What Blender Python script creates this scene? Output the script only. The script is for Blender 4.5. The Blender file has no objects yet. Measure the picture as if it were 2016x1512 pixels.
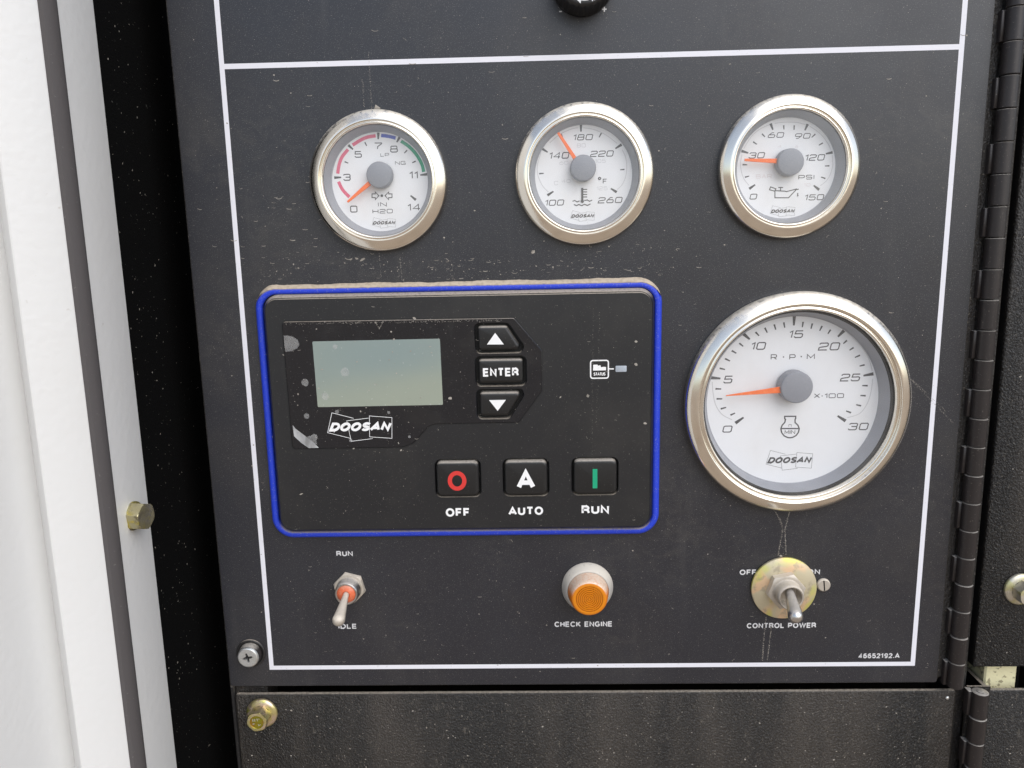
import bpy, math, random
from mathutils import Matrix, Vector
from mathutils.geometry import tessellate_polygon
R = math.radians
MMS = 0.001                      # everything below is written in millimetres on the panel plane
ZC = 1.25                        # height of the panel's middle above the ground, metres
scene = bpy.context.scene
col = scene.collection
rng = random.Random(7)

# ------------------------------------------------------------------ camera
def W(u, v, h):                  # panel millimetres (right, up, outward) -> world metres
    return Vector((u*MMS, -h*MMS, ZC + v*MMS))
cam_data = bpy.data.cameras.new("camera")
cam_data.sensor_width = 36.0
cam_data.lens = 26.786
cam_data.clip_start = 0.01
cam_data.clip_end = 1000.0
cam = bpy.data.objects.new("camera", cam_data); col.objects.link(cam)
rows = ((0.99953862, -0.02019465, -0.02268732), (-0.01585172, -0.98399321, 0.17749953), (-0.02590871, -0.177058, -0.98385934))
def dirw(r): return Vector((r[0], -r[2], r[1]))
cx, cy, cz = dirw(rows[0]), -dirw(rows[1]), -dirw(rows[2])
loc = W(-26.576, 64.059, 355.349)
cam.matrix_world = Matrix(((cx.x, cy.x, cz.x, loc.x), (cx.y, cy.y, cz.y, loc.y), (cx.z, cy.z, cz.z, loc.z), (0, 0, 0, 1)))
scene.camera = cam

# ------------------------------------------------------------------ sky, sun, exposure
SUN_EL, SUN_ROT = R(45), R(145)
world = bpy.data.worlds.new("World"); scene.world = world; world.use_nodes = True
wn, wl = world.node_tree.nodes, world.node_tree.links
sky = wn.new("ShaderNodeTexSky"); sky.sky_type = 'NISHITA'; sky.sun_disc = False
sky.sun_elevation = SUN_EL; sky.sun_rotation = SUN_ROT
sky.air_density = 1.0; sky.dust_density = 1.5; sky.ozone_density = 1.0
hs = wn.new("ShaderNodeHueSaturation"); hs.inputs["Saturation"].default_value = 0.68      # overcast: a pale, nearly colourless sky
wl.new(sky.outputs[0], hs.inputs["Color"])
wl.new(hs.outputs[0], wn["Background"].inputs[0]); wn["Background"].inputs[1].default_value = 0.14
sd = bpy.data.lights.new("sun", 'SUN'); sd.energy = 1.3; sd.angle = R(65); sd.color = (1.0, 0.99, 0.975)
sun = bpy.data.objects.new("sun", sd); col.objects.link(sun)
sv = Vector((math.sin(SUN_ROT)*math.cos(SUN_EL), math.cos(SUN_ROT)*math.cos(SUN_EL), math.sin(SUN_EL)))
sun.rotation_euler = sv.to_track_quat('Z', 'Y').to_euler(); sun.location = (0, 0, 5)
scene.view_settings.view_transform = 'Standard'; scene.view_settings.look = 'None'
scene.view_settings.exposure = 0.52; scene.view_settings.gamma = 1.0

# ------------------------------------------------------------------ materials
class Mat:
    def __init__(s, name, base, rough=0.5, metal=0.0, spec=0.5, coat=0.0):
        s.m = bpy.data.materials.new(name); s.m.use_nodes = True
        s.n, s.l = s.m.node_tree.nodes, s.m.node_tree.links
        s.b = s.n["Principled BSDF"]
        s.b.inputs["Base Color"].default_value = (*base, 1); s.b.inputs["Roughness"].default_value = rough
        s.b.inputs["Metallic"].default_value = metal; s.b.inputs["Specular IOR Level"].default_value = spec
        s.b.inputs["Coat Weight"].default_value = coat; s.b.inputs["Coat Roughness"].default_value = 0.06
        s.co = s.n.new("ShaderNodeTexCoord").outputs["Object"]
        s.base = base; s.last = None; s.nrm = None
    def noise(s, scale, detail=3.0, rough=0.55, vec=None, dist=0.0):
        t = s.n.new("ShaderNodeTexNoise"); t.inputs["Scale"].default_value = scale; t.inputs["Detail"].default_value = detail
        t.inputs["Roughness"].default_value = rough; t.inputs["Distortion"].default_value = dist
        s.l.new(vec or s.co, t.inputs["Vector"]); return t.outputs["Fac"]
    def voronoi(s, scale, vec=None, feature='F1'):
        t = s.n.new("ShaderNodeTexVoronoi"); t.feature = feature; t.inputs["Scale"].default_value = scale
        s.l.new(vec or s.co, t.inputs["Vector"]); return t.outputs["Distance"]
    def stretch(s, x, y, z):
        m = s.n.new("ShaderNodeMapping"); m.inputs["Scale"].default_value = (x, y, z); s.l.new(s.co, m.inputs[0]); return m.outputs[0]
    def ramp(s, fac, a, b, lo=0.0, hi=1.0):
        r = s.n.new("ShaderNodeMapRange"); r.interpolation_type = 'SMOOTHSTEP'
        r.inputs["From Min"].default_value = a; r.inputs["From Max"].default_value = b
        r.inputs["To Min"].default_value = lo; r.inputs["To Max"].default_value = hi
        s.l.new(fac, r.inputs["Value"]); return r.outputs[0]
    def math(s, op, a, b):
        m = s.n.new("ShaderNodeMath"); m.operation = op
        for i, x in enumerate((a, b)):
            if isinstance(x, (int, float)): m.inputs[i].default_value = x
            else: s.l.new(x, m.inputs[i])
        return m.outputs[0]
    def over(s, color, fac):                     # lay a colour over what is there
        m = s.n.new("ShaderNodeMix"); m.data_type = 'RGBA'
        if s.last is None: m.inputs[6].default_value = (*s.base, 1)
        else: s.l.new(s.last, m.inputs[6])
        if isinstance(color, tuple): m.inputs[7].default_value = (*color, 1)
        else: s.l.new(color, m.inputs[7])
        if isinstance(fac, float): m.inputs[0].default_value = fac
        else: s.l.new(fac, m.inputs[0])
        s.last = m.outputs[2]; s.l.new(s.last, s.b.inputs["Base Color"]); return s
    def roughness(s, val): s.l.new(val, s.b.inputs["Roughness"]); return s
    def metallic(s, val): s.l.new(val, s.b.inputs["Metallic"]); return s
    def bump(s, h, strength=0.3, dist=0.0003):
        b = s.n.new("ShaderNodeBump"); b.inputs["Strength"].default_value = strength; b.inputs["Distance"].default_value = dist
        s.l.new(h, b.inputs["Height"])
        if s.nrm: s.l.new(s.nrm, b.inputs["Normal"])
        s.nrm = b.outputs[0]; s.l.new(s.nrm, s.b.inputs["Normal"]); return s
    def upward(s, a, b):                         # how far a surface faces up: settled dust lies there
        g = s.n.new("ShaderNodeNewGeometry"); x = s.n.new("ShaderNodeSeparateXYZ"); s.l.new(g.outputs["Normal"], x.inputs[0])
        return s.ramp(x.outputs[2], a, b)
    def dusty(s, color=(0.36, 0.31, 0.25), a=0.35, b=0.9, amount=1.0):
        f = s.math('MULTIPLY', s.upward(a, b), s.ramp(s.noise(900, 4), 0.25, 0.55, 0.55*amount, amount))
        s.over(color, f)
        s.dustf = f; return s
    def specks(s, color, scale, lo, hi, amount=1.0, vec=None):
        f = s.ramp(s.noise(scale, 2.0, 0.5, vec), lo, hi, 0.0, amount); s.over(color, f); return s

M = {}
DUST = (0.40, 0.35, 0.29)
def mk():
    m = Mat("decal_black", (0.0140, 0.0148, 0.0205), 0.34, spec=0.6)
    m.over((0.040, 0.037, 0.035), m.ramp(m.noise(14, 5, 0.6, None, .8), 0.45, 0.75, 0.0, 0.4))
    m.over((0.05, 0.047, 0.044), m.math('MULTIPLY', m.ramp(m.noise(7, 2), .5, .62, 0, .3), m.ramp(m.noise(140, 3, .5, m.stretch(.7, 1, 1), 1.5), .45, .7)))
    m.specks((0.16, 0.154, 0.145), 2300, 0.57, 0.74, 0.6)
    m.specks((0.30, 0.28, 0.25), 1100, 0.69, 0.77, 0.55)
    m.over((0.085, 0.081, 0.077), m.ramp(m.noise(60, 4, 0.6, m.stretch(1, 0.12, 1)), 0.55, 0.8, 0, 0.22))
    m.roughness(m.ramp(m.noise(25, 5, 0.6), 0.3, 0.7, 0.32, 0.44)); m.bump(m.noise(2500, 2), 0.10, 0.00008); M['decal'] = m.m
    m = Mat("black_textured_paint", (0.0085, 0.0085, 0.0088), 0.33, spec=0.42)
    m.over((0.056, 0.047, 0.039), m.ramp(m.noise(13, 4, 0.6, m.stretch(1.8, 0.22, 1), .5), 0.38, 0.68, 0.05, 0.6))
    m.over((0.11, 0.097, 0.08), m.ramp(m.noise(420, 4, .6, m.stretch(1.5, .6, 1), 1.), .56, .74, 0, .55))
    m.specks((0.24, 0.21, 0.17), 900, 0.63, 0.75, 0.5)
    v = m.noise(980, 3, 0.55, m.stretch(1.15, 0.85, 1), 0.6)
    m.bump(v, 0.9, 0.0011).bump(m.noise(2200, 2), 0.3, 0.0002); m.dusty(DUST, 0.6, 1.0, 0.7); M['textured'] = m.m
    m = Mat("black_paint", (0.016, 0.0155, 0.016), 0.40)
    m.specks((0.2, 0.18, 0.15), 1500, 0.62, 0.75, 0.4); m.bump(m.noise(1500, 3), 0.25, 0.0002); m.dusty(DUST, 0.55, 1.0, 0.75); M['black'] = m.m
    m = Mat("hinge_steel", (0.026, 0.022, 0.022), 0.36, 0.3)
    m.specks((0.2, 0.18, 0.16), 1300, 0.64, 0.76, 0.45); m.bump(m.noise(900, 3), 0.18, 0.0002); m.dusty((0.45, 0.42, 0.38), 0.5, 0.95, 0.9); M['hinge'] = m.m
    m = Mat("foam_black", (0.003, 0.003, 0.003), 0.95, spec=0.06)
    m.specks((0.12, 0.12, 0.11), 900, 0.70, 0.78, 0.5, m.stretch(1, 0.6, 0.6)); m.bump(m.noise(1200, 3), 0.8, 0.0006); M['foam'] = m.m
    m = Mat("print_white", (0.72, 0.72, 0.77), 0.5); m.specks((0.45, 0.44, 0.43), 500, 0.62, 0.85, 0.5); M['line'] = m.m
    m = Mat("caption_white", (0.62, 0.62, 0.63), 0.5); m.specks((0.3, 0.29, 0.27), 900, 0.58, 0.85, 0.5); M['caption'] = m.m
    m = Mat("bright_white_print", (0.82, 0.82, 0.82), 0.5); m.specks((0.5, 0.5, 0.5), 900, 0.66, 0.9, 0.3); M['white'] = m.m
    m = Mat("red_print", (0.62, 0.035, 0.03), 0.45); m.specks((0.4, 0.1, 0.08), 700, .6, .9, .4); M['red'] = m.m
    m = Mat("green_print", (0.005, 0.33, 0.17), 0.45); m.specks((0.1, 0.3, 0.2), 700, .6, .9, .4); M['green'] = m.m
    m = Mat("white_enamel", (0.66, 0.66, 0.65), 0.42); m.over((0.62, 0.61, 0.59), m.ramp(m.noise(9, 4), .4, .8, 0, .6))
    m.bump(m.noise(320, 2, 0.4), 0.25, 0.0006); m.specks((0.45, 0.42, 0.38), 260, 0.74, 0.82, 0.5); M['enamel'] = m.m
    m = Mat("seal_rubber", (0.075, 0.068, 0.068), 0.7); m.bump(m.noise(800, 3), 0.3, 0.0003); m.specks((.2, .19, .18), 700, .68, .8, .4); M['seal'] = m.m
    m = Mat("bezel_metal", (0.88, 0.83, 0.74), 0.24, 1.0)
    m.over((0.78, 0.71, 0.60), m.ramp(m.noise(45, 4, 0.55), 0.40, 0.8, 0, 0.6))
    g = m.upward(0.15, 0.8); d = m.math('MULTIPLY', g, m.ramp(m.noise(500, 4), 0.3, 0.6, 0.35, 0.8)); m.over((0.70, 0.64, 0.55), d)
    m.metallic(m.ramp(d, 0.0, 1.0, 1.0, 0.35)); m.roughness(m.math('ADD', m.ramp(d, 0, 1, 0.0, 0.35), m.ramp(m.noise(60, 3), 0.35, 0.7, 0.15, 0.21)))
    m.bump(m.noise(200, 2), 0.03, 0.0002); M['bezel'] = m.m
    m = Mat("dial_white", (0.80, 0.81, 0.83), 0.55); m.over((0.72, 0.71, 0.70), m.ramp(m.noise(40, 3), .45, .8, 0, .5)); M['dial'] = m.m
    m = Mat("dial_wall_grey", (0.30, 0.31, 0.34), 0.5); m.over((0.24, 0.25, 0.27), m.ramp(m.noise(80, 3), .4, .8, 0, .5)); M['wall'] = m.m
    m = Mat("gasket_black", (0.008, 0.008, 0.008), 0.6); m.bump(m.noise(900, 2), .2, .0002); M['gasket'] = m.m
    m = Mat("print_grey", (0.075, 0.075, 0.08), 0.6); m.specks((0.2, 0.2, 0.2), 1500, .6, .8, .4); M['ink'] = m.m
    m = Mat("print_pale", (0.58, 0.58, 0.60), 0.6); m.specks((0.7, 0.7, 0.7), 900, .5, .8, .5); M['pale'] = m.m
    m = Mat("print_faint_pink", (0.68, 0.62, 0.63), 0.6); m.specks((0.72, 0.7, 0.7), 900, .5, .8, .5); M['faint'] = m.m
    m = Mat("band_pink", (0.70, 0.13, 0.22), 0.6); m.specks((0.7, 0.3, 0.36), 600, .55, .8, .5); M['pink'] = m.m
    m = Mat("band_blue", (0.03, 0.07, 0.45), 0.6); m.specks((0.2, 0.25, 0.5), 600, .55, .8, .5); M['blueband'] = m.m
    m = Mat("band_green", (0.005, 0.32, 0.17), 0.6); m.specks((0.1, 0.4, 0.3), 600, .55, .8, .5); M['greenband'] = m.m
    m = Mat("needle_orange", (0.90, 0.17, 0.03), 0.45); m.specks((0.95, .3, .1), 500, .5, .8, .5); M['needle'] = m.m
    m = Mat("hub_grey", (0.25, 0.26, 0.29), 0.5); m.specks((0.32, 0.33, 0.35), 900, .5, .8, .4); M['hub'] = m.m
    m = Mat("rim_blue", (0.010, 0.042, 0.54), 0.55); m.specks((0.25, 0.27, 0.45), 1600, .58, .74, .5)
    m.over((0.38, 0.33, 0.27), m.math('MULTIPLY', m.upward(0.25, 0.75), m.ramp(m.noise(1400, 3), .3, .6, .5, .95))); M['rim'] = m.m
    m = Mat("housing_plastic", (0.0115, 0.012, 0.0138), 0.38); m.specks((0.15, 0.14, 0.13), 1700, .63, .78, .5)
    m.over((0.045, 0.042, 0.038), m.ramp(m.noise(22, 5, .6), .45, .75, 0, .35))
    m.bump(m.noise(2600, 2), .12, .00008); m.dusty(DUST, 0.3, 0.85, 0.85); M['housing'] = m.m
    m = Mat("key_rubber", (0.009, 0.009, 0.0095), 0.42); m.specks((0.2, 0.19, 0.17), 1500, .66, .78, .4); m.dusty((0.42, 0.38, 0.33), 0.35, 0.85, 0.8); M['key'] = m.m
    m = Mat("window_gloss", (0.011, 0.0115, 0.014), 0.13, spec=0.5); m.specks((0.14, 0.13, 0.11), 1500, .66, .78, .4)
    m.over((0.05, 0.046, 0.04), m.ramp(m.noise(30, 4), .5, .8, 0, .22)); m.roughness(m.ramp(m.noise(120, 4), .35, .7, .08, .22)); m.dusty(DUST, .4, .9, .8); M['gloss'] = m.m
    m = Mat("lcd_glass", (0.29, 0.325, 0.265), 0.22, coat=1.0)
    m.over((0.215, 0.275, 0.268), m.ramp(m.noise(30, 1, .4, m.stretch(0.3, 1.0, 1)), .32, .68, 0, 1.)); m.specks((0.5, 0.52, 0.5), 700, .70, .78, .5); M['lcd'] = m.m  # teal over olive: a reflection gradient painted into the screen's own grey-green
    m = Mat("film_haze", (0.75, 0.75, 0.74), 0.35); m.over((0.5, 0.5, 0.5), m.ramp(m.noise(300, 3), .4, .7, 0, .8)); m.b.inputs['Alpha'].default_value = .24; M['film'] = m.m
    m = Mat("film_bright", (0.75, 0.76, 0.77), 0.25); m.over((0.3, 0.3, 0.3), m.ramp(m.noise(160, 3, .5, m.stretch(1, .4, 1)), .4, .7, 0, .9)); m.b.inputs['Alpha'].default_value = .6; M['film2'] = m.m
    m = Mat("status_lens", (0.36, 0.40, 0.45), 0.35); m.specks((.5, .52, .55), 900, .5, .8, .5); M['led'] = m.m
    m = Mat("dull_nickel", (0.52, 0.475, 0.41), 0.45, 0.5); m.over((0.40, 0.35, 0.29), m.ramp(m.noise(250, 4), .45, .75, 0, .6)); m.dusty((0.58, 0.52, 0.44), -.1, .6, .95); m.metallic(m.ramp(m.dustf, 0, 1, .5, .03)); M['nickel'] = m.m
    m = Mat("bright_steel", (0.62, 0.61, 0.60), 0.28, 1.0); m.over((.45, .43, .40), m.ramp(m.noise(300, 3), .4, .7, 0, .7)); m.dusty((0.46, 0.42, 0.37), .4, .9, .8); m.metallic(m.ramp(m.dustf, 0, 1, 1., .1)); M['steel'] = m.m
    m = Mat("zinc_screw", (0.66, 0.67, 0.66), 0.32, 0.8); m.over((.5, .5, .46), m.ramp(m.noise(200, 3), .4, .7, 0, .7)); M['zinc'] = m.m
    m = Mat("yellow_zinc", (0.56, 0.49, 0.22), 0.32, 0.85)
    m.over((0.66, 0.52, 0.42), m.ramp(m.noise(130, 3, .5, None, .6), .42, .6, 0, .9)); m.over((0.45, 0.46, 0.06), m.ramp(m.noise(95, 2, .5, None, .6), .52, .66, 0, .9))
    m.roughness(m.ramp(m.noise(400, 3), .3, .7, .24, .45)); M['yzinc'] = m.m
    m = Mat("rainbow_washer", (0.56, 0.50, 0.35), 0.42, 0.45)
    m.over((0.72, 0.49, 0.30), m.ramp(m.noise(70, 2, .5, None, .6), .47, .6, 0, .85)); m.over((0.60, 0.60, 0.12), m.ramp(m.noise(62, 2, .5, m.stretch(1.0, .8, 3), .5), .50, .60, 0, .7)); m.over((.36, .31, .23), m.ramp(m.noise(260, 4), .52, .7, 0, .7)); M['washer'] = m.m
    m = Mat("orange_boot", (0.62, 0.13, 0.05), 0.5); m.specks((.6, .3, .2), 700, .5, .8, .5); m.dusty((0.5, 0.33, 0.25), .3, .9, .6); M['boot'] = m.m
    m = Mat("amber_lens", (0.64, 0.205, 0.004), 0.35); m.specks((0.7, .28, .05), 900, .55, .8, .3); M['amberface'] = m.m
    m = Mat("amber_side", (0.60, 0.16, 0.003), 0.35); m.dusty((0.70, 0.56, 0.44), .05, .55, .97); M['amber'] = m.m
    m = Mat("lamp_flange", (0.36, 0.345, 0.32), 0.7); m.over((0.58, 0.54, 0.47), m.upward(0.0, 0.7)); m.specks((.3, .28, .25), 700, .6, .8, .5); M['flange'] = m.m
    m = Mat("dirt", (0.36, 0.33, 0.29), 0.9); m.over((0.16, 0.145, 0.125), m.ramp(m.noise(300, 3), .4, .7, 0, .8)); M['dirt'] = m.m
    m = Mat("dust_light", (0.47, 0.395, 0.305), 0.95); m.over((0.34, 0.28, 0.21), m.ramp(m.noise(500, 4), .4, .7, 0, .8)); m.bump(m.noise(900, 3), .5, .0004); M['dust'] = m.m
    m = Mat("cream_block", (0.80, 0.74, 0.46), 0.7); m.specks((0.28, 0.24, 0.14), 420, .57, .66, .85); m.bump(m.noise(400, 3), .4, .0005); M['cream'] = m.m
    m = Mat("ground_gravel", (0.40, 0.31, 0.225), 0.9); m.over((0.29, 0.22, 0.155), m.ramp(m.noise(2.0, 6), .4, .7, 0, .9)); m.over((.36, .32, .27), m.ramp(m.voronoi(40), 0., .4, .5, 0.)); m.bump(m.noise(30, 5), .6, .02); M['ground'] = m.m
    m = Mat("stamped_olive", (0.30, 0.27, 0.02), 0.35, 0.7); m.over((.35, .18, .03), m.ramp(m.noise(220, 2), .45, .6, 0, .8)); M['olive'] = m.m
    g = bpy.data.materials.new("clear_glass"); g.use_nodes = True; n, l = g.node_tree.nodes, g.node_tree.links; n.remove(n["Principled BSDF"])
    t = n.new("ShaderNodeBsdfTransparent"); t.inputs[0].default_value = (0.97, 0.97, 0.97, 1); gl = n.new("ShaderNodeBsdfGlossy"); gl.inputs["Roughness"].default_value = 0.04
    lw = n.new("ShaderNodeLayerWeight"); pw = n.new("ShaderNodeMath"); pw.operation = 'POWER'; l.new(lw.outputs["Facing"], pw.inputs[0]); pw.inputs[1].default_value = 5.0
    fr = n.new("ShaderNodeMath"); fr.operation = 'MULTIPLY_ADD'; l.new(pw.outputs[0], fr.inputs[0]); fr.inputs[1].default_value = 0.9; fr.inputs[2].default_value = 0.045
    mx = n.new("ShaderNodeMixShader")
    df = n.new("ShaderNodeBsdfDiffuse"); df.inputs[0].default_value = (0.75, 0.74, 0.72, 1); tc = n.new("ShaderNodeTexCoord"); nz = n.new("ShaderNodeTexNoise"); nz.inputs["Scale"].default_value = 45; nz.inputs["Detail"].default_value = 6
    l.new(tc.outputs["Object"], nz.inputs["Vector"]); mr = n.new("ShaderNodeMapRange"); l.new(nz.outputs["Fac"], mr.inputs["Value"]); mr.inputs["From Min"].default_value = .35; mr.inputs["From Max"].default_value = .75; mr.inputs["To Min"].default_value = .02; mr.inputs["To Max"].default_value = .10
    m0 = n.new("ShaderNodeMixShader"); l.new(mr.outputs[0], m0.inputs[0]); l.new(t.outputs[0], m0.inputs[1]); l.new(df.outputs[0], m0.inputs[2])       # a film of dust on the pane
    l.new(fr.outputs[0], mx.inputs[0]); l.new(m0.outputs[0], mx.inputs[1]); l.new(gl.outputs[0], mx.inputs[2]); l.new(mx.outputs[0], n["Material Output"].inputs[0]); M['glass'] = g
    m = Mat("dull_brass", (0.50, 0.45, 0.27), 0.24, 0.85); m.over((0.58, 0.48, 0.08), m.ramp(m.noise(160, 3, .5, None, .6), .5, .62, 0, .8)); m.over((.25, .22, .17), m.ramp(m.noise(300, 3), .5, .75, 0, .8)); M['brass'] = m.m
    m = Mat("pale_zinc", (0.60, 0.56, 0.46), 0.36, 0.7); m.over((0.52, 0.50, 0.20), m.ramp(m.noise(110, 2, .5, None, .6), .46, .58, 0, .7)); m.over((.40, .36, .3), m.ramp(m.noise(300, 3), .5, .75, 0, .6)); M['pzinc'] = m.m
mk()

# ------------------------------------------------------------------ mesh helpers (millimetres; x right, y up, z out of the panel)
class MB:
    def __init__(s): s.v = []; s.f = []
    def ring(s, pts):
        i = len(s.v); s.v += [tuple(p) for p in pts]; return list(range(i, i+len(pts)))
    def bridge(s, a, b):
        n = len(a)
        for i in range(n): s.f.append((a[i], a[(i+1) % n], b[(i+1) % n], b[i]))
    def loft(s, rings, cap0=True, cap1=True):
        ids = [s.ring(r) for r in rings]
        for a, b in zip(ids, ids[1:]): s.bridge(a, b)
        if cap0: s.f.append(tuple(reversed(ids[0])))
        if cap1: s.f.append(tuple(ids[-1]))
        return s
    def lathe(s, prof, seg=72, c=(0, 0), cap0=False, cap1=False):
        rings = [[(c[0]+r*math.cos(2*math.pi*k/seg), c[1]+r*math.sin(2*math.pi*k/seg), z) for k in range(seg)] for r, z in prof]
        return s.loft(rings, cap0, cap1)
    def plate(s, outer, holes, z0, z1, bev=0.0):       # flat plate with holes
        top = [off(outer, bev)] + [off(h, -bev) for h in holes]
        polys = [[Vector((x, y, 0)) for x, y in p] for p in top]
        flat = [p for q in top for p in q]
        ids = s.ring([(x, y, z1) for x, y in flat])
        for t in tessellate_polygon(polys):
            a, b, c = [flat[i] for i in t]
            if (b[0]-a[0])*(c[1]-a[1])-(b[1]-a[1])*(c[0]-a[0]) < 0: t = (t[0], t[2], t[1])
            s.f.append(tuple(ids[i] for i in t))
        k = 0
        for q, (p, base) in enumerate(zip(top, [outer]+list(holes))):
            tid = ids[k:k+len(p)]; k += len(p)
            if bev > 0:
                mid = s.ring([(x, y, z1-bev) for x, y in base]); s.bridge(mid, tid) if q == 0 else s.bridge(tid, mid)
            else: mid = tid
            low = s.ring([(x, y, z0) for x, y in base]); s.bridge(low, mid) if q == 0 else s.bridge(mid, low)
        return s
    def box(s, x0, x1, y0, y1, z0, z1, bev=0.0):
        p = [(x0, y0), (x1, y0), (x1, y1), (x0, y1)]
        if bev: return s.loft([[(x, y, z0) for x, y in p], [(x, y, z1-bev) for x, y in p], [(x, y, z1) for x, y in off(p, bev)]])
        return s.loft([[(x, y, z0) for x, y in p], [(x, y, z1) for x, y in p]])
    def tube(s, p0, p1, r0, r1, seg=20, cap=True):
        a, b = Vector(p0), Vector(p1); d = (b-a).normalized(); u = d.orthogonal().normalized(); w = d.cross(u)
        rr = [[tuple(c + r*(math.cos(2*math.pi*k/seg)*u + math.sin(2*math.pi*k/seg)*w)) for k in range(seg)] for c, r in ((a, r0), (b, r1))]
        return s.loft(rr, cap, cap)
    def stroke(s, pts, w, z, closed=False, w1=None):
        P = [Vector(p) for p in pts]
        if closed and (P[0]-P[-1]).length < 1e-6: P = P[:-1]
        n = len(P); L = []; Rr = []
        for i in range(n):
            a = P[i-1] if (i > 0 or closed) else None; b = P[(i+1) % n] if (i < n-1 or closed) else None
            d0 = (P[i]-a).normalized() if a is not None else None; d1 = (b-P[i]).normalized() if b is not None else None
            if d0 is None: d0 = d1
            if d1 is None: d1 = d0
            n0 = Vector((-d0.y, d0.x)); n1 = Vector((-d1.y, d1.x)); m = n0+n1
            m = m.normalized() if m.length > 1e-4 else n0
            k = 1.0/max(0.55, m.dot(n0)); ww = w if w1 is None else w+(w1-w)*i/(n-1)
            L.append(P[i]+m*ww/2*k); Rr.append(P[i]-m*ww/2*k)
        a = s.ring([(p.x, p.y, z) for p in L]); b = s.ring([(p.x, p.y, z) for p in Rr])
        for i in range(n if closed else n-1): s.f.append((b[i], b[(i+1) % n], a[(i+1) % n], a[i]))
        return s
    def disc(s, x, y, r, z, seg=20): s.f.append(tuple(s.ring([(x+r*math.cos(2*math.pi*k/seg), y+r*math.sin(2*math.pi*k/seg), z) for k in range(seg)]))); return s
    def poly(s, pts, z): s.f.append(tuple(s.ring([(x, y, z) for x, y in pts]))); return s
    def build(s, name, mat, parent=None, smooth=30):
        me = bpy.data.meshes.new(name); me.from_pydata([(x*MMS, y*MMS, z*MMS) for x, y, z in s.v], [], s.f); me.validate(); me.update()
        me.materials.append(M[mat])
        if smooth:
            me.polygons.foreach_set("use_smooth", [True]*len(me.polygons)); me.set_sharp_from_angle(angle=R(smooth))
        o = bpy.data.objects.new(name, me); col.objects.link(o)
        if parent is not None: o.parent = parent
        return o
def off(poly, d):                                  # offset a counter-clockwise outline inward by d
    if not d: return list(poly)
    n = len(poly); out = []
    for i in range(n):
        a, p, b = Vector(poly[i-1]), Vector(poly[i]), Vector(poly[(i+1) % n])
        d0, d1 = (p-a).normalized(), (b-p).normalized(); n0 = Vector((-d0.y, d0.x)); n1 = Vector((-d1.y, d1.x)); m = (n0+n1)
        m = m.normalized() if m.length > 1e-5 else n0
        out.append(tuple(p + m*d/max(0.35, m.dot(n0))))
    return out
def rpoly(pts, r, n=7):                            # outline with rounded corners (counter-clockwise)
    out = []; N = len(pts); rr = r if isinstance(r, (list, tuple)) else [r]*N
    for i in range(N):
        a, p, b = Vector(pts[i-1]), Vector(pts[i]), Vector(pts[(i+1) % N]); d0 = (a-p).normalized(); d1 = (b-p).normalized()
        ang = d0.angle(d1); t = min(rr[i]/math.tan(ang/2), 0.48*(a-p).length, 0.48*(b-p).length); q = t*math.tan(ang/2)
        bis = (d0+d1).normalized(); c = p + bis*(q/math.sin(ang/2)); s0 = p+d0*t-c; s1 = p+d1*t-c
        for k in range(n+1):
            f = k/n; v = (s0*(1-f)+s1*f).normalized()*q; out.append(tuple(c+v))
    return out
def rect(x0, x1, y0, y1): return [(x0, y0), (x1, y0), (x1, y1), (x0, y1)]
def circ(x, y, r, n=72): return [(x+r*math.cos(2*math.pi*k/n), y+r*math.sin(2*math.pi*k/n)) for k in range(n)]
def ringsof(poly, steps): return [[(x, y, z) for x, y in off(poly, i)] for i, z in steps]
def thing(name, label, cat, u=0.0, v=0.0, h=0.0, group=None, rot=None):
    o = bpy.data.objects.new(name, None); col.objects.link(o); o.empty_display_size = 0.01
    o.location = W(u, v, h); o.rotation_euler = rot or (R(90), 0, 0)
    o["label"] = label; o["category"] = cat
    if group: o["group"] = group
    return o

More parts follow.
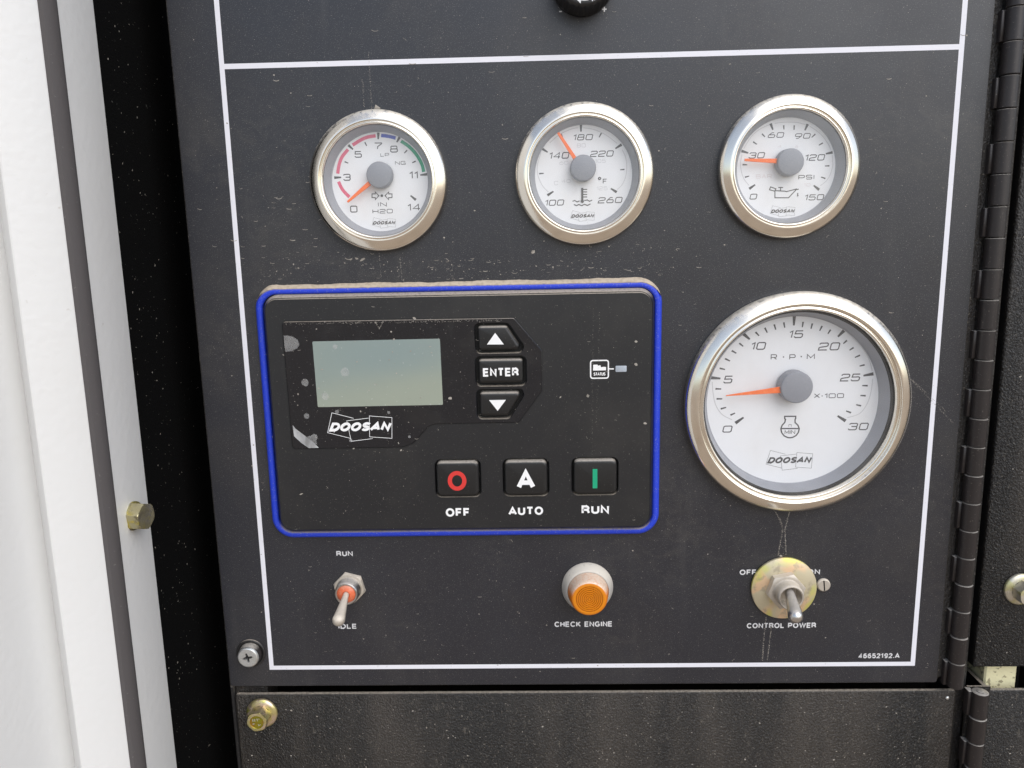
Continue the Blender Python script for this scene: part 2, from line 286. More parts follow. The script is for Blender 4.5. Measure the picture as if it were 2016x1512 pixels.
# ------------------------------------------------------------------ lettering: two stroke alphabets
def arc(cx, cy, rx, ry, a0, a1, n=10): return [(cx+rx*math.cos(R(a0+(a1-a0)*k/n)), cy+ry*math.sin(R(a0+(a1-a0)*k/n))) for k in range(n+1)]
c = .14
BOX0 = [(c, 0), (1-c, 0), (1, c), (1, 1-c), (1-c, 1), (c, 1), (0, 1-c), (0, c), (c, 0)]
WIDE = {'0': (1, [BOX0]), 'O': (1, [BOX0]), 'D': (1, [[(0, 0), (1-c, 0), (1, c), (1, 1-c), (1-c, 1), (0, 1), (0, 0)]]),
 '1': (.35, [[(0, .78), (.35, 1), (.35, 0)]]),
 '2': (1, [[(0, .8), (0, .88), (c, 1), (1-c, 1), (1, .88), (1, .62), (.88, .52), (.12, .40), (0, .3), (0, 0), (1, 0)]]),
 '3': (1, [[(0, .82), (.02, .9), (c, 1), (1-c, 1), (1, .88), (1, .62), (.88, .52), (1, .42), (1, c), (1-c, 0), (c, 0), (0, c), (0, .2)], [(.3, .52), (.88, .52)]]),
 '4': (1, [[(1, .28), (0, .28), (.8, 1), (.8, 0)]]),
 '5': (1, [[(.95, 1), (.06, 1), (.02, .56), (1-c, .58), (1, .46), (1, c), (1-c, 0), (c, 0), (0, c), (0, .2)]]),
 '6': (1, [[(.8, 1), (.45, 1), (.1, .58), (0, .4), (0, c), (c, 0), (1-c, 0), (1, c), (1, .46), (1-c, .58), (.1, .58)]]),
 '9': (1, [[(.2, 0), (.55, 0), (.9, .42), (1, .6), (1, 1-c), (1-c, 1), (c, 1), (0, 1-c), (0, .54), (c, .42), (.9, .42)]]),
 '7': (1, [[(0, 1), (1, 1), (1, .86), (.42, .4), (.36, 0)]]),
 '8': (1, [[(c, .53), (1-c, .53), (.95, .62), (.95, .9), (.85, 1), (.15, 1), (.05, .9), (.05, .62), (c, .53)], [(1-c, .53), (1, .43), (1, c), (1-c, 0), (c, 0), (0, c), (0, .43), (c, .53)]]),
 'L': (.85, [[(0, 1), (0, 0), (.85, 0)]]), 'P': (1, [[(0, 0), (0, 1), (1-c, 1), (1, 1-c), (1, .5), (1-c, .38), (0, .38)]]),
 'N': (1, [[(0, 0), (0, 1), (1, 0), (1, 1)]]), 'I': (.05, [[(.02, 0), (.02, 1)]]), 'H': (1, [[(0, 0), (0, 1)], [(1, 0), (1, 1)], [(0, .5), (1, .5)]]),
 'G': (1, [[(1, .8), (1-c, 1), (c, 1), (0, 1-c), (0, c), (c, 0), (1, 0), (1, .45), (.55, .45)]]), 'C': (1, [[(1, .8), (1-c, 1), (c, 1), (0, 1-c), (0, c), (c, 0), (1-c, 0), (1, .2)]]),
 'F': (.9, [[(0, 0), (0, 1), (.9, 1)], [(0, .52), (.75, .52)]]), 'S': (1, [[(1, .82), (1-c, 1), (c, 1), (0, .9), (0, .62), (c, .52), (1-c, .48), (1, .38), (1, .1), (1-c, 0), (c, 0), (0, .18)]]),
 'R': (1, [[(0, 0), (0, 1), (1-c, 1), (1, 1-c), (1, .55), (1-c, .42), (0, .42)], [(.5, .42), (1, 0)]]), 'M': (1.1, [[(0, 0), (.0, 1), (.55, .25), (1.1, 1), (1.1, 0)]]),
 'X': (1, [[(0, 0), (1, 1)], [(0, 1), (1, 0)]]), 'B': (1, [[(0, 0), (0, 1), (.85, 1), (.95, .9), (.95, .62), (.85, .52), (1, .42), (1, c), (1-c, 0), (0, 0)], [(0, .52), (.85, .52)]]),
 'A': (1, [[(0, 0), (.5, 1), (1, 0)], [(.22, .33), (.78, .33)]]), 'n': (.8, [[(0, 0), (0, 1)], [(0, .85), (.2, 1), (.65, 1), (.8, .85), (.8, 0)]])}
OV = arc(.36, .5, .36, .5, 90, 450, 24)
SANS = {'O': (.74, [OV]), '0': (.54, [arc(.27, .5, .27, .5, 90, 450, 20)]), 'C': (.68, [arc(.36, .5, .36, .5, 40, 320, 18)]),
 'G': (.72, [arc(.36, .5, .36, .5, 45, 330, 18)+[(.68, .46)], [(.40, .46), (.68, .46)]]), 'D': (.66, [[(0, 0), (.3, 0)]+arc(.30, .5, .36, .5, -90, 90, 12)+[(0, 1), (0, 0)]]),
 'A': (.74, [[(0, 0), (.37, 1), (.74, 0)], [(.14, .3), (.6, .3)]]), 'E': (.54, [[(.54, 1), (0, 1), (0, 0), (.54, 0)], [(0, .52), (.5, .52)]]), 'F': (.5, [[(.5, 1), (0, 1), (0, 0)], [(0, .5), (.44, .5)]]),
 'N': (.60, [[(0, 0), (0, 1), (.6, 0), (.6, 1)]]), 'T': (.60, [[(0, 1), (.6, 1)], [(.3, 1), (.3, 0)]]), 'U': (.58, [[(0, 1)]+arc(.29, .29, .29, .29, 180, 360, 12)+[(.58, 1)]]),
 'R': (.60, [[(0, 0), (0, 1), (.32, 1)]+arc(.32, .74, .24, .26, 90, -90, 10)+[(0, .48)], [(.30, .48), (.50, .40), (.56, .18), (.60, 0)]]), 'P': (.56, [[(0, 0), (0, 1), (.32, 1)]+arc(.32, .72, .24, .28, 90, -90, 10)+[(0, .44)]]),
 'H': (.58, [[(0, 0), (0, 1)], [(.58, 0), (.58, 1)], [(0, .52), (.58, .52)]]), 'K': (.62, [[(0, 0), (0, 1)], [(.58, 1), (.02, .38)], [(.2, .56), (.62, 0)]]), 'I': (.02, [[(.01, 0), (.01, 1)]]), 'L': (.5, [[(0, 1), (0, 0), (.5, 0)]]),
 'W': (1.0, [[(0, 1), (.25, 0), (.5, 1), (.75, 0), (1, 1)]]), 'S': (.58, [arc(.29, .75, .27, .25, 25, 250, 10)+arc(.29, .25, .29, .25, 80, -155, 10)]),
 '4': (.56, [[(.56, .24), (0, .24), (.38, 1), (.38, 0)]]), '6': (.54, [arc(.30, .6, .27, .4, 50, 180, 8)+arc(.27, .31, .25, .31, 180, 540, 18)]), '9': (.54, [arc(.24, .4, .27, .4, 230, 360, 8)+arc(.27, .69, .25, .31, 0, 360, 18)]),
 '5': (.54, [[(.5, 1), (.08, 1), (.03, .5)]+arc(.27, .32, .27, .32, 130, -150, 14)]), '2': (.54, [arc(.27, .73, .25, .27, 170, -35, 10)+[(0, 0), (.54, 0)]]), '1': (.3, [[(.0, .74), (.22, 1), (.22, 0)]]), '.': (.02, [[(.01, -.06), (.01, .1)]]), ' ': (.2, [])}
def text(mb, s, cx, base, width, height, z, font=WIDE, weight=.13, slant=0.0, gap=.32, tilt=0.0):
    t = weight*height; pen = 0.0; items = []
    for ch in s:
        w, pl = font[ch]; items.append((pen, pl)); pen += w + gap
    nat = max(pen - gap, .02); sx = (width - t)/nat if nat > .05 else height
    sh = height - t
    for k, (x0, pl) in enumerate(items):
        for q, p in enumerate(pl):
            pts = []
            for (x, y) in p:
                X = (x0+x)*sx - nat*sx/2 + slant*sh*(y-.5); Y = y*sh + t/2
                pts.append((cx + X*math.cos(tilt)-Y*math.sin(tilt), base + X*math.sin(tilt)+Y*math.cos(tilt)))
            closed = len(pts) > 3 and (Vector(pts[0])-Vector(pts[-1])).length < 1e-6
            mb.stroke(pts, t, z + .012*q, closed)
    return mb
def emblem(mb, x, y, w, z, line=.007, weight=.29):
    def P(a, b): return (x+(a-851)/533*w, y-(b-1290)/533*w)
    for q, (pl, cl) in enumerate((([(770, 1385), (585, 1335), (630, 1170), (805, 1218)], False), ([(928, 1218), (748, 1238), (775, 1410), (952, 1390)], False), ([(935, 1200), (1118, 1217), (1110, 1390), (928, 1375)], True))):
        mb.stroke([P(*p) for p in pl], line*w, z+.012*q, cl)
    text(mb, "DOOSAN", x+.012*w, y-.068*w, .92*w, .140*w, z+.04, SANS, weight, .46, .30)
    return mb

# ================================================================== setting
def sheet(name, mat, pts, label=None):
    me = bpy.data.meshes.new(name); me.from_pydata(pts, [], [tuple(range(len(pts)))]); me.materials.append(M[mat])
    o = bpy.data.objects.new(name, me); col.objects.link(o); return o
g = sheet("ground", 'ground', [(-150, -150, 0), (150, -150, 0), (150, 150, 0), (-150, 150, 0)]); g["kind"] = "structure"

# the machine's body behind the open door
fr = thing("machine_enclosure", "black inner frame and dark cavity of the machine behind the control panel", "machine body")
MB().box(-420, 420, -1250, 500, -110, -100).build("back_plate", 'foam', fr)
MB().box(-184.4, -166.5, -260, -150, -18, -3.2, .6).build("corner_bracket", 'textured', fr)
MB().box(-185.2, -182.9, -260, -156.6, -18, -1.2, .6).build("corner_post", 'black', fr)
MB().box(185.6, 191.6, -260, 230, -30, -3.4, .8).build("centre_post", 'textured', fr)
MB().box(256, 262, -260, 230, -60, -3.4, .8).build("side_post", 'black', fr)
MB().box(-200, -186, -260, 260, -100, -52).build("inner_liner", 'foam', fr)

# white jamb on the left: black lined wall, white strip, hatch seal
jb = thing("door_jamb", "white side jamb with black lined recess left of the control panel", "door jamb")
def slab(name, mat, prof, v0, v1, parent, smooth=40):     # a profile in (u, h), run along v
    mb = MB(); n = len(prof)
    a = mb.ring([(u, v0, h) for u, h in prof]); b = mb.ring([(u, v1, h) for u, h in prof])
    for i in range(n): mb.f.append((a[i], a[(i+1) % n], b[(i+1) % n], b[i]))
    mb.f.append(tuple(reversed(a))); mb.f.append(tuple(b))
    return mb.build(name, mat, parent, smooth)
slab("black_lining", 'foam', [(-200, -90), (-200, 34), (-206, 34), (-206, -90)], -300, 300, jb)
slab("white_strip", 'enamel', [(-199.2, 32.9), (-199.0, 33.4), (-199.0, 60), (-205, 60), (-205, 32.9)], -300, 300, jb)
sl = thing("door_seal", "dark grey rubber seal strip between the white jamb and the white door edge", "seal")
slab("seal_bulb", 'seal', [(-199.3, 58.6), (-198.2, 59.6), (-197.8, 61.5), (-198.2, 64.5), (-199.6, 66.6), (-204, 66.6), (-204, 58.6)], -300, 300, sl)

# the open white door
dr = thing("hatch_door", "white painted hatch door standing open with a folded edge, far left", "door")
A = Vector((-201.0, 66.8)); B = Vector((-214.0, 79.6)); d = (B-A).normalized(); n = Vector((-d.y, d.x))
if n.x > 0: n = -n
prof = [A+n*12, A+n*1.2-d*0.2, A+n*.35+d*.1, A+d*1.0]
prof += [B-d*1.5, B-d*.7+n*.12, B-d*.2+n*.5, B+n*1.2]
C0 = B+n*11
e = Vector((-.2, .98)); prof += [C0, C0+e*.6, C0+e*150, C0+e*150+n*6, C0+n*6]
slab("door_shell", 'enamel', [(p.x, p.y) for p in prof], -300, 300, dr, 28)

# ================================================================== control panel
cp = thing("control_panel", "black control panel framed by a white printed line with gauges and switches", "control panel")
GC = {'g1': (-94.2, 94.3), 'g2': (-1.7, 95.2), 'g3': (89.0, 96.2), 'g4': (97.2, -10.9)}
holes = [circ(*GC[k], 26.0 if k != 'g4' else 45.0) for k in GC]
panel_out = rpoly([(-184.8, -156.3), (174.6, -156.3), (175.4, -153.6), (178.4, -152.6), (178.4, 240), (-184.8, 240)], [2.2, .8, .8, .8, .1, .1], 4)
MB().plate(panel_out, holes, -2.0, -.35, .45).build("panel_sheet", 'textured', cp, 20)
MB().plate(rpoly(rect(-184.0, 174.6, -155.6, 239), [1.5, 1, .1, .1], 4), holes, -.34, 0.0).build("decal", 'decal', cp)
slab("left_return", 'black', [(-184.8, -.9), (-184.8, -30), (-183.3, -30), (-183.3, -2.1), (-184.2, -1.2)], -156, 240, cp)
LW = 1.12
for x0, x1, y0, y1 in ((-162-LW, -162+LW, -145.5+LW, 239), (162-LW, 162+LW, -145.5+LW, 239), (-162-LW, 162+LW, -145.5-LW, -145.5+LW), (-162+LW, 162-LW, 145.5-LW, 145.5+LW)):
    MB().poly(rect(x0, x1, y0, y1), .07).build("border_line", 'line', cp, 0)
def caption(s, x, y, w, hgt, parent, z=.08, mat='caption', weight=.215, font=SANS, gap=.32, slant=0.0):
    return text(MB(), s, x, y, w, hgt, z, font, weight, slant, gap).build("caption", mat, parent, 0)
caption("RUN", -120.8, -85.4, 8.2, 2.7, cp)
caption("IDLE", -121.6, -124.3, 9.4, 2.7, cp)
caption("CHECK ENGINE", -2.6, -124.2, 29.0, 2.9, cp)
caption("OFF", 78.4, -97.3, 8.2, 2.8, cp)
caption("ON", 110.4, -97.3, 6.2, 2.7, cp)
caption("CONTROL POWER", 95.9, -125.7, 34.3, 2.8, cp)
caption("46652192.A", 145.1, -142.4, 20.4, 2.7, cp)
MB().poly(rect(-12.1, -10.9, 164.15, 164.65), .08).build("caption", 'caption', cp, 0)
MB().stroke([(6.5, 164.8), (8.5, 164.8)], .55, .08).stroke([(7.5, 163.75), (7.5, 165.85)], .55, .09).build("caption", 'caption', cp, 0)

# ------------------------------------------------------------------ gauges
DIALS = {"g1":{"h":-1.0,"arcs":[],"pink":[[[-14.37,-6.32],[-17.33,-2.95],[-18.95,0.63]],[[-19.1,4.16],[-18.36,7.66],[-16.73,11.37],[-13.77,14.65]],[[-11.59,16.49],[-7.73,18.63],[-4.56,19.79],[-0.91,20.3]]],"blue":[[[1.58,20.39],[4.76,19.92],[8.08,19.1]]],"green":[[[10.45,17.71],[14.36,14.9],[17.56,11.09],[19.48,7.31],[20.13,4.04]]],"sym":[[[-3.91,-5.12],[-2.39,-5.15],[-2.35,-4.29],[-0.86,-6.0],[-2.53,-7.74],[-2.48,-6.83],[-4.0,-6.79],[-3.91,-5.12]],[[5.25,-5.32],[3.73,-5.29],[3.77,-4.43],[2.02,-6.06],[3.61,-7.87],[3.65,-6.96],[5.17,-6.99],[5.25,-5.32]]],"major":[[[-20.83,2.43],[-17.63,2.51]],[[-13.56,16.53],[-11.49,14.6]],[[0.35,21.65],[0.15,18.79]],[[9.91,19.46],[8.51,17.26]],[[21.64,3.0],[18.51,2.72]],[[16.06,-8.24],[13.69,-6.26]]],"minor":[[[-15.65,9.35],[-14.02,8.66]],[[-5.97,17.6],[-5.18,15.94]],[[13.01,13.69],[11.66,12.47]],[[16.69,8.87],[15.1,8.16]]],"num":[["0",-12.67,-13.24,3.36,3.06],["3",-15.0,0.94,3.34,3.02],["5",-9.28,10.96,3.27,2.88],["7",0.03,14.33,3.52,3.03],["8",7.09,12.83,3.47,2.97],["11",15.45,1.13,3.91,3.16],["14",15.02,-13.06,5.87,3.06]],"let":[["LP",2.77,11.18,3.94,1.49],["NG",9.66,7.43,4.78,1.6],["IN",0.57,-10.86,4.09,1.93],["H2O",0.55,-13.93,9.3,1.94]],"faint":[],"dots":[[0.6,-6.03,0.61]],"needle":[[-14.63,-8.7],[-2.8,0.38],0.91,2.23],"hub":[0.62,2.82,5.67],"emb":[0.86,-18.14,10.89]},"g2":{"h":-1.0,"arcs":[[[-15.97,-6.91],[-18.43,-4.34],[-20.19,-0.78],[-20.92,2.74],[-20.45,6.22],[-19.01,10.41]],[[-15.1,14.52],[-10.46,18.11],[-5.33,20.19],[-2.27,20.71]],[[0.02,20.66],[4.86,19.71],[9.96,17.38],[15.08,13.58]],[[17.39,10.81],[18.94,7.31],[19.48,3.33],[19.0,-0.9],[17.47,-4.37],[15.16,-6.58]]],"sym":[[[-0.33,-6.14],[1.63,-6.18]],[[-0.34,-7.25],[1.63,-7.29]],[[-0.34,-8.36],[1.63,-8.4]],[[-0.34,-9.47],[1.62,-9.51]],[[-5.02,-11.29],[-3.98,-10.96],[-2.94,-11.64],[-1.8,-11.16]],[[0.27,-11.05],[1.72,-10.83],[2.66,-11.45],[3.9,-10.97]],[[-4.4,-12.72],[-3.21,-13.25],[-2.17,-12.77],[-0.88,-13.3],[0.42,-12.72],[1.72,-13.26],[3.17,-12.63]],[[7.26,-0.99],[7.68,-1.2],[7.78,-1.55],[7.57,-1.9],[7.16,-1.99],[6.8,-1.73],[6.75,-1.38],[6.95,-1.08],[7.26,-0.99]]],"thick":[[[-0.59,-5.48],[-0.61,-11.38]]],"major":[[[-16.4,-8.41],[-13.64,-6.71]],[[-18.88,12.29],[-16.08,10.49]],[[-1.09,22.05],[-1.05,19.01]],[[17.12,13.04],[14.32,11.38]],[[15.01,-7.68],[12.32,-6.02]]],"minor":[[[-20.01,1.22],[-17.94,1.32]],[[8.03,18.16],[7.01,16.37]],[[18.46,2.21],[16.51,2.1]],[[-9.95,18.24],[-9.19,16.6]]],"num":[["100",-13.26,-13.04,8.68,2.64],["140",-10.94,7.5,8.99,2.87],["180",-0.2,15.26,8.79,2.61],["220",8.34,7.95,10.25,2.67],["260",12.08,-12.47,10.87,2.68]],"let":[["F",9.66,-3.85,1.9,2.16]],"faint":[["80",-0.95,12.22,3.94,1.73],["60",-8.85,4.96,3.96,1.49],["C",-12.34,-3.97,1.81,1.76],["40",-7.89,-3.06,3.98,1.5],["105",7.62,5.34,4.72,1.64],["125",8.38,-6.68,4.8,1.66]],"dots":[[-0.61,-11.38,0.76]],"needle":[[-11.4,18.37],[-3.58,6.45],1.21,1.72],"hub":[-0.39,2.88,5.62],"emb":[-0.5,-17.88,10.96]},"g3":{"h":-1.0,"arcs":[[[-16.3,-6.92],[-18.43,-4.38],[-19.7,-1.36],[-20.34,2.62],[-19.81,6.56]],[[-19.13,9.01],[-15.77,14.33],[-11.84,17.41],[-8.12,19.02]],[[-5.88,19.55],[-0.86,19.92],[4.18,19.61],[7.74,18.65]],[[9.53,18.02],[14.48,14.6],[18.23,10.11],[19.65,7.14]],[[20.25,5.4],[20.65,0.71],[19.7,-3.24],[18.06,-5.93],[15.62,-7.87]]],"sym":[[[-4.54,-9.78],[-4.42,-12.7],[1.67,-12.83],[4.99,-9.29],[6.1,-9.16]],[[-6.56,-7.89],[-4.12,-8.79],[-4.69,-9.78],[-7.02,-9.13],[-6.56,-7.89]],[[-4.55,-9.58],[-0.09,-9.88],[0.69,-10.1],[5.23,-9.0]],[[-3.12,-8.21],[-0.98,-8.26]],[[-2.0,-8.24],[-2.14,-9.64]],[[5.72,-10.81],[5.68,-12.21]]],"major":[[[-16.09,-8.53],[-13.49,-6.74]],[[-20.11,8.05],[-17.04,7.09]],[[-7.64,19.5],[-6.52,16.79]],[[8.73,18.87],[7.6,16.22]],[[20.34,6.53],[17.34,5.96]],[[15.2,-9.61],[12.66,-7.66]]],"minor":[[[-18.21,-3.39],[-16.33,-2.93]],[[-19.41,2.1],[-17.37,2.01]],[[-15.08,11.86],[-13.36,10.74]],[[-11.25,15.2],[-9.94,13.85]],[[-1.81,18.63],[-1.64,16.83]],[[2.82,18.52],[2.81,16.58]],[[12.31,14.55],[10.77,13.12]],[[15.79,10.66],[14.07,9.72]],[[19.23,0.74],[17.21,0.69]],[[17.75,-4.78],[15.78,-4.04]]],"num":[["0",-14.08,-13.24,3.17,2.51],["30",-13.22,4.68,6.96,2.62],["60",-5.05,13.34,6.92,2.35],["90",6.74,12.68,6.81,2.34],["120",12.58,3.11,8.71,2.72],["150",13.18,-14.18,8.58,2.61]],"let":[["PSI",9.27,-4.99,7.13,1.99]],"faint":[["BAR",-9.71,-4.07,7.04,1.74],["4",-3.31,9.14,1.77,0.98],["6",4.29,8.86,1.27,1.08],["10",9.69,-7.99,2.9,1.35]],"dots":[[5.72,-12.01,0.3]],"needle":[[-19.52,3.81],[-3.79,2.91],1.11,2.13],"hub":[0.5,2.36,5.77],"emb":[-0.74,-18.64,11.08]},"g4":{"h":-3.0,"arcs":[[[-28.2,-8.6],[-33.06,-5.87],[-36.28,-0.91],[-37.69,5.5],[-38.03,9.98]],[[-36.75,16.65],[-33.89,23.25],[-29.71,28.68],[-25.16,32.98]],[[-21.27,35.09],[-15.63,37.89],[-9.26,39.95],[-2.51,40.91]],[[1.07,40.84],[8.62,39.62],[15.88,37.33],[21.4,34.33]],[[24.01,32.47],[30.84,25.8],[34.79,19.88],[36.74,13.96]],[[37.19,10.25],[36.84,4.31],[35.4,-1.65],[32.06,-6.48],[26.34,-8.43]]],"sym":[[[-3.1,-10.34],[-4.22,-11.61],[-4.81,-13.27],[-4.36,-15.26],[-3.12,-16.88],[-1.46,-17.74],[-0.28,-17.91],[1.04,-17.7],[2.61,-16.81],[3.64,-15.23],[3.93,-13.4],[3.19,-11.72],[1.81,-10.41],[1.74,-8.89],[2.02,-8.52],[1.97,-7.38],[-3.23,-7.31],[-3.19,-8.44],[-2.8,-8.83],[-3.1,-10.34]],[[-4.74,-13.28],[3.85,-13.4]]],"major":[[[-26.53,-10.29],[-22.73,-7.54]],[[-39.03,12.01],[-34.28,11.56]],[[-24.06,32.6],[-21.1,29.99]],[[-0.86,40.88],[-0.87,36.18]],[[22.53,33.37],[19.83,30.51]],[[37.4,12.62],[32.77,11.8]],[[25.7,-10.01],[21.77,-7.46]]],"minor":[[[-29.01,-6.31],[-26.83,-5.36]],[[-33.72,-3.21],[-31.17,-2.5]],[[-35.84,1.72],[-33.13,1.67]],[[-36.48,6.6],[-33.77,6.48]],[[-34.78,16.47],[-32.22,15.84]],[[-32.37,21.01],[-30.02,19.87]],[[-29.37,24.79],[-27.16,23.5]],[[-25.94,28.25],[-24.09,26.75]],[[-18.55,33.37],[-16.83,31.59]],[[-14.31,35.33],[-13.07,32.98]],[[-10.0,36.85],[-9.18,34.3]],[[-5.59,37.71],[-5.05,35.17]],[[3.35,37.77],[3.11,35.24]],[[7.68,36.97],[7.16,34.44]],[[12.25,35.73],[11.22,33.43]],[[16.28,33.92],[15.1,31.91]],[[24.08,28.69],[22.52,27.19]],[[27.43,25.28],[25.57,24.07]],[[30.59,21.56],[28.28,20.58]],[[33.03,16.97],[30.69,16.42]],[[35.09,6.95],[32.48,7.06]],[[34.44,2.11],[31.9,2.3]],[[32.56,-2.73],[30.2,-2.17]],[[28.03,-6.04],[25.64,-5.1]]],"num":[["0",-30.22,-14.88,4.42,3.43],["5",-30.57,9.12,4.08,3.72],["10",-16.98,24.94,6.86,3.67],["15",0.37,30.2,6.68,3.64],["20",16.05,24.08,9.71,3.81],["25",26.79,9.16,9.11,3.71],["30",31.89,-14.65,9.36,3.64]],"let":[["R",-9.54,20.11,2.9,2.58],["P",-0.86,19.97,2.88,2.57],["M",7.72,20.04,3.75,2.58],["X",11.54,1.35,2.77,2.24],["100",19.62,1.22,9.16,2.25],["n",-0.52,-12.5,1.33,1.29],["MIN",-0.43,-16.08,5.0,1.98]],"faint":[],"dots":[[-5.04,21.36,0.34],[3.26,21.37,0.34],[13.96,2.36,0.27]],"needle":[[-32.69,4.25],[-6.06,6.77],0.41,3.15],"hub":[-0.4,7.84,7.33],"emb":[-0.16,-29.01,22.15]}}
def gauge(key, name, label, big=False):
    D = DIALS[key]; u, v = GC[key]; t = thing(name, label, "gauge", u, v, 0, "round white faced gauges on the control panel")
    h = D['h']; z = h + .06
    if not big:
        MB().lathe([(29.6, .05), (30.9, .3), (31.05, 3.0), (30.9, 3.9), (30.3, 4.8), (29.2, 5.5), (28.0, 6.1), (27.1, 6.6), (26.6, 6.8), (26.2, 6.8), (25.95, 6.3), (25.85, 5.9), (25.6, 5.85), (25.2, 6.25), (24.8, 6.25), (24.5, 5.9), (24.4, 4.6)], 112).build("bezel", 'bezel', t, 60)
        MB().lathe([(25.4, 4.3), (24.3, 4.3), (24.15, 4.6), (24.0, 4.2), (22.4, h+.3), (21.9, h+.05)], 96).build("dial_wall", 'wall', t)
        MB().lathe([(24.35, 4.75)], 96).v; g = MB(); g.disc(0, 0, 24.6, 4.9, 96); g.build("glass", 'glass', t, 0)
        MB().lathe([(22.8, h-1), (22.8, h)], 96, cap0=True, cap1=True).build("dial", 'dial', t); rw = 24.4
    else:
        MB().lathe([(50.6, .05), (52.2, .4), (52.5, 3.6), (52.3, 5.0), (51.5, 6.2), (50.1, 7.2), (48.6, 8.0), (47.6, 8.5), (47.0, 8.7), (46.5, 8.55), (46.2, 7.9), (46.0, 7.3), (45.6, 7.2), (45.1, 7.7), (44.6, 7.7), (44.2, 7.3), (44.1, 5.4)], 144).build("bezel", 'bezel', t, 60)
        MB().lathe([(44.6, 5.0), (43.4, 5.0), (43.2, 4.2), (42.9, 3.9)], 128).build("seal_ring", 'gasket', t)
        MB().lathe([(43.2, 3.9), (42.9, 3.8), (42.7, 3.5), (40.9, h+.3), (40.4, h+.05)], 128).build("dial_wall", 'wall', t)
        g = MB(); g.disc(0, 0, 44.3, 5.8, 128); g.build("glass", 'glass', t, 0)
        MB().lathe([(41.2, h-1), (41.2, h)], 128, cap0=True, cap1=True).build("dial", 'dial', t)
    dial = [c_ for c_ in t.children if c_.name.startswith("dial") and "wall" not in c_.name][0]
    k = 1.35 if big else 1.0
    mb = MB()
    for a, b in D['major']: mb.stroke([a, b], 1.15*k*1.05, z, False, .62*k)
    for a, b in D['minor']: mb.stroke([a, b], .62*k, z, False, .42*k)
    mb.build("scale_mark", 'ink', dial, 0)
    if D['arcs']:
        mb = MB()
        for q, pl in enumerate(D['arcs']): mb.stroke(smoothline(pl), .32*k, z-.02)
        mb.build("scale_arc", 'pale', dial, 0)
    for kk, mt in (('pink', 'pink'), ('blue', 'blueband'), ('green', 'greenband')):
        for pl in D.get(kk, []): MB().stroke(smoothline(pl), 1.5, z-.02).build("colour_band", mt, dial, 0)
    sl_ = .0 if key == 'g1' else .22
    for c_, x, y, w, hh in D['num']: text(MB(), c_, x, y, w, hh, z, WIDE, .145, sl_, .36).build("numeral", 'ink', dial, 0)
    for c_, x, y, w, hh in D['let']: text(MB(), c_, x, y, w, hh, z, WIDE, .15, 0, .35).build("lettering", 'ink', dial, 0)
    for c_, x, y, w, hh in D['faint']: text(MB(), c_, x, y, w, hh, z-.01, WIDE, .12, 0, .38).build("lettering", 'faint' if key == 'g3' else 'pale', dial, 0)
    mb = MB()
    for q, pl in enumerate(D['sym']): mb.stroke(pl, .42 if not big else .62, z+.01*q, Vector(pl[0]) == Vector(pl[-1]))
    for pl in D.get('thick', []): mb.stroke(pl, .95, z+.2)
    if not big:
        for q, (x, y, r) in enumerate(D['dots']): mb.disc(x, y, r, z+.22, 16)
    else:
        for x, y, r in D['dots']: MB().disc(x, y, r, z, 16).build("lettering", 'ink', dial, 0)
    mb.build("pictogram", 'ink', dial, 0)
    emblem(MB(), *D['emb'], z, .0065, .27).build("emblem", 'ink', dial, 0)
    a, b, w0, w1 = D['needle']; A_, B_ = Vector(a), Vector(b); dd = (A_-B_).normalized(); nn = Vector((-dd.y, dd.x))
    nd = MB(); out = [A_+nn*w0/2, A_-nn*w0/2, B_-nn*w1/2, B_+nn*w1/2]
    out = [(p.x, p.y) for p in (out if True else [])]
    ar = sum(out[i-1][0]*out[i][1]-out[i][0]*out[i-1][1] for i in range(4))
    if ar < 0: out.reverse()
    nd.loft([[(x, y, 2.0) for x, y in out], [(x, y, 2.45) for x, y in out], [(x, y, 2.6) for x, y in off(out, .12)]]).build("needle", 'needle', t)
    x, y, r = D['hub']; MB().lathe([(r*1.04, h+.8), (r*1.02, 3.4), (r*.97, 3.9), (r*.88, 4.1)], 56, (x, y), False, True).build("hub", 'hub', t)
    return t
def smoothline(pl, n=6):                          # Catmull-Rom through the points
    P = [Vector(p) for p in pl]; out = []
    for i in range(len(P)-1):
        p0, p1, p2, p3 = P[max(i-1, 0)], P[i], P[i+1], P[min(i+2, len(P)-1)]
        for k in range(n):
            t = k/n; out.append(.5*((2*p1)+(p2-p0)*t+(2*p0-5*p1+4*p2-p3)*t*t+(3*p1-p0-3*p2+p3)*t**3))
    return [tuple(p) for p in out+[P[-1]]]
gauge('g1', "restriction_gauge", "small gauge with pink, blue and green bands reading IN H2O")
gauge('g2', "temperature_gauge", "small gauge numbered 100 to 260 with a thermometer symbol")
gauge('g3', "oil_pressure_gauge", "small gauge numbered 0 to 150 PSI with an oil can symbol")
gauge('g4', "tachometer", "large round gauge marked RPM x100 with an orange needle", True)

